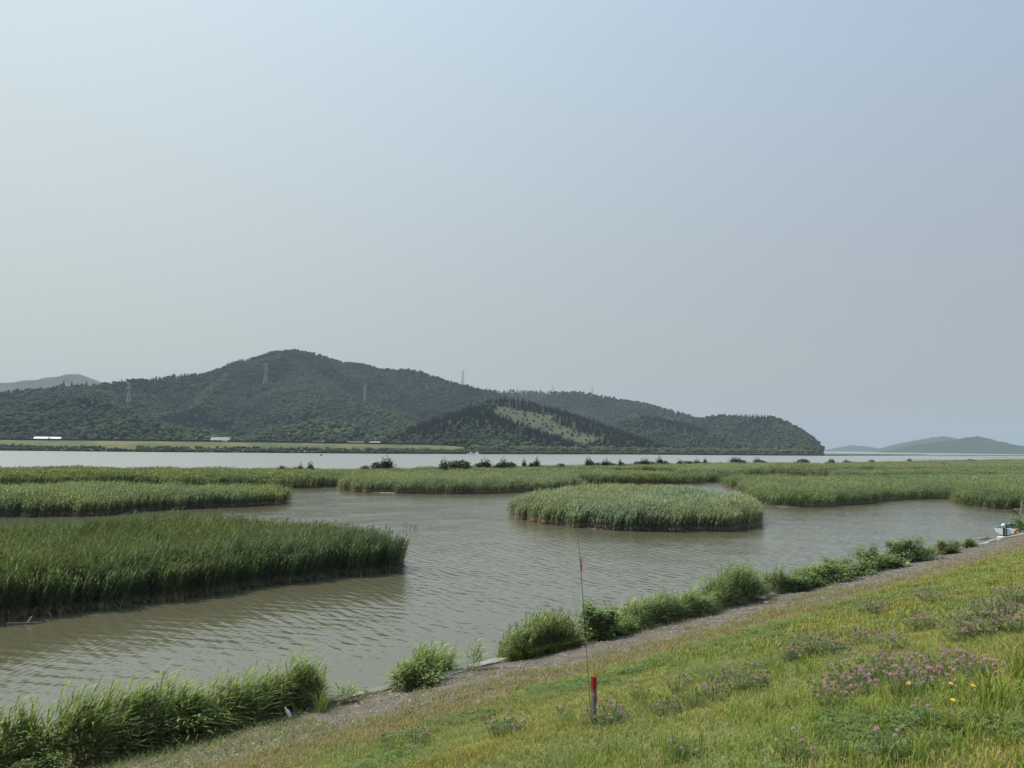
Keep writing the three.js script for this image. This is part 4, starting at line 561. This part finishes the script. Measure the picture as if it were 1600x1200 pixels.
{ // dead stalks standing in the open water
  const g = thing('dead_reed_stalks', 'few dead reed stalks standing in open water', 'stalks', [-8.4, -0.1, -61.4]), R = rng(55); for (const x of [-0.52, -0.28, -0.05, 0.08, 0.34, 0.42, 0.56]) mesh('stalk', tube([V(x, 0, R() * 0.3), V(x + 0.05, 0.55 + 0.4 * R(), 0.1)], 0.022, 0.008, 4), flat({ color: C(0.09, 0.07, 0.06) }), g);
  const d = thing('drift_log', 'slim drift branch with a pale end floating by the left reeds', 'driftwood', [-18.8, 0.0, -28.7], 0.1); mesh('branch', tube([V(-0.6, 0.03, 0), V(0, 0.03, 0.03), V(0.7, 0.05, 0)], 0.03, 0.015, 6), flat({ color: C(0.3, 0.25, 0.17) }), d); mesh('broken_end', tube([V(0.15, 0.03, 0), V(0.3, 0.28, 0.02)], 0.04, 0.02, 6), flat({ color: C(0.55, 0.54, 0.5) }), d);
}

// ---------------------------------------------------------------- small things on the far side
const roofGrey = flat({ color: C(0.42, 0.42, 0.44), roughness: 0.5 }), roofDark = flat({ color: C(0.06, 0.065, 0.075), roughness: 0.5 }), wallWhite = flat({ color: C(0.7, 0.7, 0.68) }), glass = flat({ color: C(0.03, 0.04, 0.05), roughness: 0.1 }), steel = flat({ color: C(0.36, 0.38, 0.4), roughness: 0.5 });
function house(label, pos, turn, w, d, h, rh, roof, wins = 3) {
  const g = thing('house', label, 'house', pos, turn, 'buildings behind the far levee'); mesh('wall', box(w, h, d, 0, h / 2, 0), wallWhite, g);
  const s = new THREE.Shape([new THREE.Vector2(-d / 2 - 0.5, 0), new THREE.Vector2(d / 2 + 0.5, 0), new THREE.Vector2(0, rh)]); mesh('roof', new THREE.ExtrudeGeometry(s, { depth: w + 1, bevelEnabled: false }).rotateY(Math.PI / 2).translate(-w / 2 - 0.5, h + 0.01, 0), roof, g);
  for (const x of [-1, 1]) { const q = new THREE.Shape([new THREE.Vector2(-d / 2 + 0.2, 0), new THREE.Vector2(d / 2 - 0.2, 0), new THREE.Vector2(0, rh - 0.3)]); mesh('gable', new THREE.ExtrudeGeometry(q, { depth: 0.2, bevelEnabled: false }).rotateY(Math.PI / 2).translate(x * (w / 2 + 0.5) + (x < 0 ? -0.2 : 0), h + 0.05, 0), wallWhite, g); }
  for (let i = 0; i < wins; i++) { const p = mesh('window', box(w / wins * 0.5, 1.1, 0.12, -w / 2 + (i + 0.5) * w / wins, h - 1.3, d / 2 + 0.05), wallWhite, g); mesh('pane', box(w / wins * 0.42, 0.9, 0.06, -w / 2 + (i + 0.5) * w / wins, h - 1.3, d / 2 + 0.13), glass, p); }
  return g;
}
house('left part of the pale-roofed farmhouse behind the far levee', [-429.0, 3.7, -663.4], 0.1, 11.7, 7, 5.2, 3.0, roofGrey, 3);
house('right part of the pale-roofed farmhouse behind the far levee', [-426.4, 4.0, -676.9], 0.1, 12.0, 7, 5.0, 3.0, roofGrey, 3);
house('white house with dark tiled roof behind the far levee', [-267.8, 4.9, -668.3], 0.1, 15.4, 7, 5.0, 3.4, roofDark, 4);
house('small white shed left of the low greenhouse roof', [-238.7, 5.8, -721.5], 0.1, 4.5, 7, 2.8, 1.8, roofGrey, 1);
house('pale low shed roof behind the levee at left of centre', [-197.6, 5.1, -744.2], 0.1, 10.5, 7, 3.6, 2.0, roofGrey, 2);
house('bright low roof showing over the far levee left of centre', [-161.4, 4.6, -752.9], 0.1, 16.0, 7, 4.4, 1.8, roofGrey, 3);
house('white house with dark end near the wooded knoll', [-140.4, 4.6, -746.9], 0.1, 9.9, 7, 4.2, 2.3, roofGrey, 2);
house('long low building at the foot of the wooded knoll', [-118.8, 4.9, -760.8], 0.1, 12.1, 7, 3.6, 1.4, roofGrey, 3);
{
  const wall = thing('parapet_wall', 'dark low wall along the top of the far levee', 'wall'), m = flat({ color: C(0.035, 0.04, 0.045) });
  for (let i = 0; i < CREST.length - 2; i++) { const a = CREST[i], b = CREST[i + 1], L = Math.hypot(b[0] - a[0], b[2] - a[2]), n = Math.ceil(L / 24); for (let k = 0; k < n; k++) { const t = (k + 0.5) / n, p = mesh('wall_panel', new THREE.BoxGeometry(L / n - 0.05, 2.2, 0.3), m, wall); p.position.set(lerp(a[0], b[0], t), lerp(a[1], b[1], t) + 0.5, lerp(a[2], b[2], t) - 5); p.rotation.set(0, Math.atan2(-(b[2] - a[2]), b[0] - a[0]), Math.atan2(b[1] - a[1], L), 'YXZ'); } }
}
{ // white car parked on the levee road
  const g = thing('parked_car', 'white car parked by the dark-roofed house on the far levee', 'car', [-242.9, 8.9, -614.8], 0.1), paint = flat({ color: C(0.75, 0.76, 0.77), roughness: 0.3 });
  const side = new THREE.Shape([[-2.1, 0.3], [2.1, 0.3], [2.15, 0.75], [1.2, 0.95], [0.6, 1.5], [-1.2, 1.5], [-1.9, 0.95], [-2.15, 0.8]].map((q) => new THREE.Vector2(...q)));
  mesh('body', new THREE.ExtrudeGeometry(side, { depth: 1.6, bevelEnabled: true, bevelSize: 0.05, bevelThickness: 0.05, bevelSegments: 2 }).translate(0, 0, -0.8), paint, g); mesh('side_window', box(1.7, 0.42, 1.74, -0.3, 1.18, 0), glass, g);
  for (const x of [-1.3, 1.3]) for (const z of [-0.78, 0.78]) mesh('wheel', new THREE.CylinderGeometry(0.32, 0.32, 0.2, 14).rotateX(Math.PI / 2).translate(x, 0.32, z), glass, g);
}
function pylon(label, pos, h, turn = 0.4) {
  const g = thing('power_pylon', label, 'pylon', pos, turn, 'power pylons on the hills'), w = h * 0.09, r = 0.2;
  for (const x of [-1, 1]) for (const z of [-1, 1]) mesh('leg', tube([V(x * w, -2, z * w), V(x * w * 0.32, h * 0.62, z * w * 0.32), V(x * 0.25, h, z * 0.25)], r * 1.4, r * 0.8, 4), steel, g);
  for (const [y, l] of [[0.66, 0.15], [0.77, 0.13], [0.88, 0.11]]) mesh('cross_arm', merge([bar([-h * l, h * y, 0], [h * l, h * y, 0], r), bar([-h * l, h * y, 0], [0, h * (y + 0.05), 0], r * 0.8), bar([h * l, h * y, 0], [0, h * (y + 0.05), 0], r * 0.8)]), steel, g);
  const br = []; for (let i = 0; i < 7; i++) { const y0 = i / 7 * 0.62, y1 = (i + 1) / 7 * 0.62, a = w * (1 - y0 * 1.09), b = w * (1 - y1 * 1.09); for (const z of [-1, 1]) { br.push(bar([-a, h * y0, z * a], [b, h * y1, z * b], r * 0.6), bar([a, h * y0, z * a], [-b, h * y1, z * b], r * 0.6)); br.push(bar([z * a, h * y0, -a], [z * b, h * y1, b], r * 0.6)); } } mesh('bracing', merge(br), steel, g);
}
pylon('tallest pylon on the falling right shoulder of the mountain', [-115.3, 146.7, -1686.1], 39);
pylon('left of two pylons on the low back ridge', [128.5, 166.8, -2256.3], 34);
pylon('right of two pylons on the low back ridge', [239.5, 153.0, -2156.7], 35);
pylon('pylon on the left spur of the mountain', [-646.9, 76.6, -1219.0], 34);
pylon('pylon below the mountain peak at its left', [-534.0, 137.0, -1561.2], 48);
pylon('small pylon on the middle of the mountain face', [-285.4, 92.7, -1401.2], 32);
function utilityPole(label, x, z, y, h) { const g = thing('utility_pole', label, 'pole', [x, y, z], 0.2, 'utility poles on the far side'); mesh('shaft', tube([V(0, -1, 0), V(0, h, 0)], 0.28, 0.2, 6), steel, g); mesh('cross_arm', box(2.2, 0.25, 0.2, 0, h - 0.9, 0.3), steel, g); }
utilityPole('leftmost utility pole from the left along the far bank', -379.9, -681.2, 2.5, 11.0);
utilityPole('second utility pole from the left along the far bank', -254.2, -657.6, 2.5, 10.8);
utilityPole('third utility pole from the left along the far bank', -225.4, -736.3, 2.5, 8.9);
utilityPole('fourth utility pole from the left along the far bank', -194.6, -750.2, 2.5, 10.7);
utilityPole('fifth utility pole from the left along the far bank', -141.7, -756.9, 2.5, 12.6);
utilityPole('sixth utility pole from the left along the far bank', -101.7, -783.4, 2.5, 13.4);
utilityPole('seventh utility pole from the left along the far bank', -90.2, -784.8, 2.5, 17.0);
utilityPole('eighth utility pole from the left along the far bank', -78.0, -796.2, 2.5, 12.4);
utilityPole('ninth utility pole from the left along the far bank', -46.9, -828.7, 2.5, 16.0);
utilityPole('rightmost utility pole from the left along the far bank', -15.5, -829.9, 2.5, 14.9);
function farBoat(label, x, z, turn) { const g = thing('fishing_boat', label, 'boat', [x, 0, z], turn, 'boats moored on the far shore'), s = new THREE.Shape([new THREE.Vector2(-3.6, -1.1), new THREE.Vector2(1.6, -1.1), new THREE.Vector2(4.2, 0), new THREE.Vector2(1.6, 1.1), new THREE.Vector2(-3.6, 1.1)]); mesh('hull', new THREE.ExtrudeGeometry(s, { depth: 1.1, bevelEnabled: true, bevelSize: 0.12, bevelThickness: 0.12, bevelSegments: 2 }).rotateX(-Math.PI / 2).translate(0, -0.1, 0), wallWhite, g); const c = mesh('cabin', box(2, 1.4, 1.5, -0.4, 1.9, 0), wallWhite, g); mesh('cabin_window', box(1.5, 0.5, 1.56, -0.4, 2.1, 0), glass, c); mesh('mast', tube([V(-1.2, 1, 0), V(-1.2, 4.4, 0)], 0.1, 0.06, 5), steel, g); }
farBoat('white fishing boat moored on the far shore, left one', -33.8, -620.3, 0.2);
farBoat('white fishing boat moored on the far shore, right one', -30.1, -624.1, 2.6);
{ // a dark bird gliding low over the far water
  const g = thing('flying_bird', 'dark bird gliding low over the far water at left', 'bird', [-37.9, 5.0, -145.1], 0.5), bm = flat({ color: C(0.02, 0.02, 0.022) });
  mesh('body', new THREE.LatheGeometry([[0, -0.3], [0.05, -0.24], [0.09, -0.08], [0.08, 0.1], [0.045, 0.2], [0.05, 0.25], [0.03, 0.3], [0, 0.36]].map((q) => new THREE.Vector2(...q)), 10).rotateZ(-Math.PI / 2), bm, g);
  for (const s of [-1, 1]) { const mb = new MB(), c = [1, 1, 1], r = V(0.12, 0.03, s * 0.06), r2 = V(-0.12, 0.03, s * 0.06), e = V(0.14, 0.16, s * 0.34), e2 = V(-0.1, 0.14, s * 0.34), t = V(-0.12, 0.1, s * 0.62); mb.quad(r, e, e2, r2, c); mb.tri(e, t, e2, c); mesh('wing', mb.geo(), bm, g); }
  const mb = new MB(); mb.tri(V(-0.24, 0, 0), V(-0.44, 0, 0.09), V(-0.44, 0, -0.09), [1, 1, 1]); mesh('tail', mb.geo(), bm, g);
}
// single trees breaking the skyline of the left ridge
for (const [x, z, h, label] of [[-780, -1255, 17, 'left of a pair of pointed trees on the left ridge'], [-769, -1260, 15, 'right of a pair of pointed trees on the left ridge'], [-760, -1263, 13, 'pointed tree just right of the pair on the left ridge'], [-751, -1273, 14, 'dense pointed tree on the left ridge, right of three others'], [-714, -1319, 12, 'tree on the ridge left of the low left summit']]) { const y = heightOf.main(x, z), g = thing('conifer_tree', label, 'tree', [x, y, z], x, 'single trees on the left skyline'); const cr = mesh('crown', SPIRES[Math.abs(Math.round(x)) % 2], (() => { const m = forestLeaf.clone(); m.color = C(0.035, 0.055, 0.032); return m; })(), g); cr.scale.set(h * 1.25, h, h * 1.25); mesh('trunk', tube([V(0, -1, 0), V(0, h * 0.8, 0)], 0.35, 0.1, 6), barkMat, g); }
renderer.render(scene, camera);
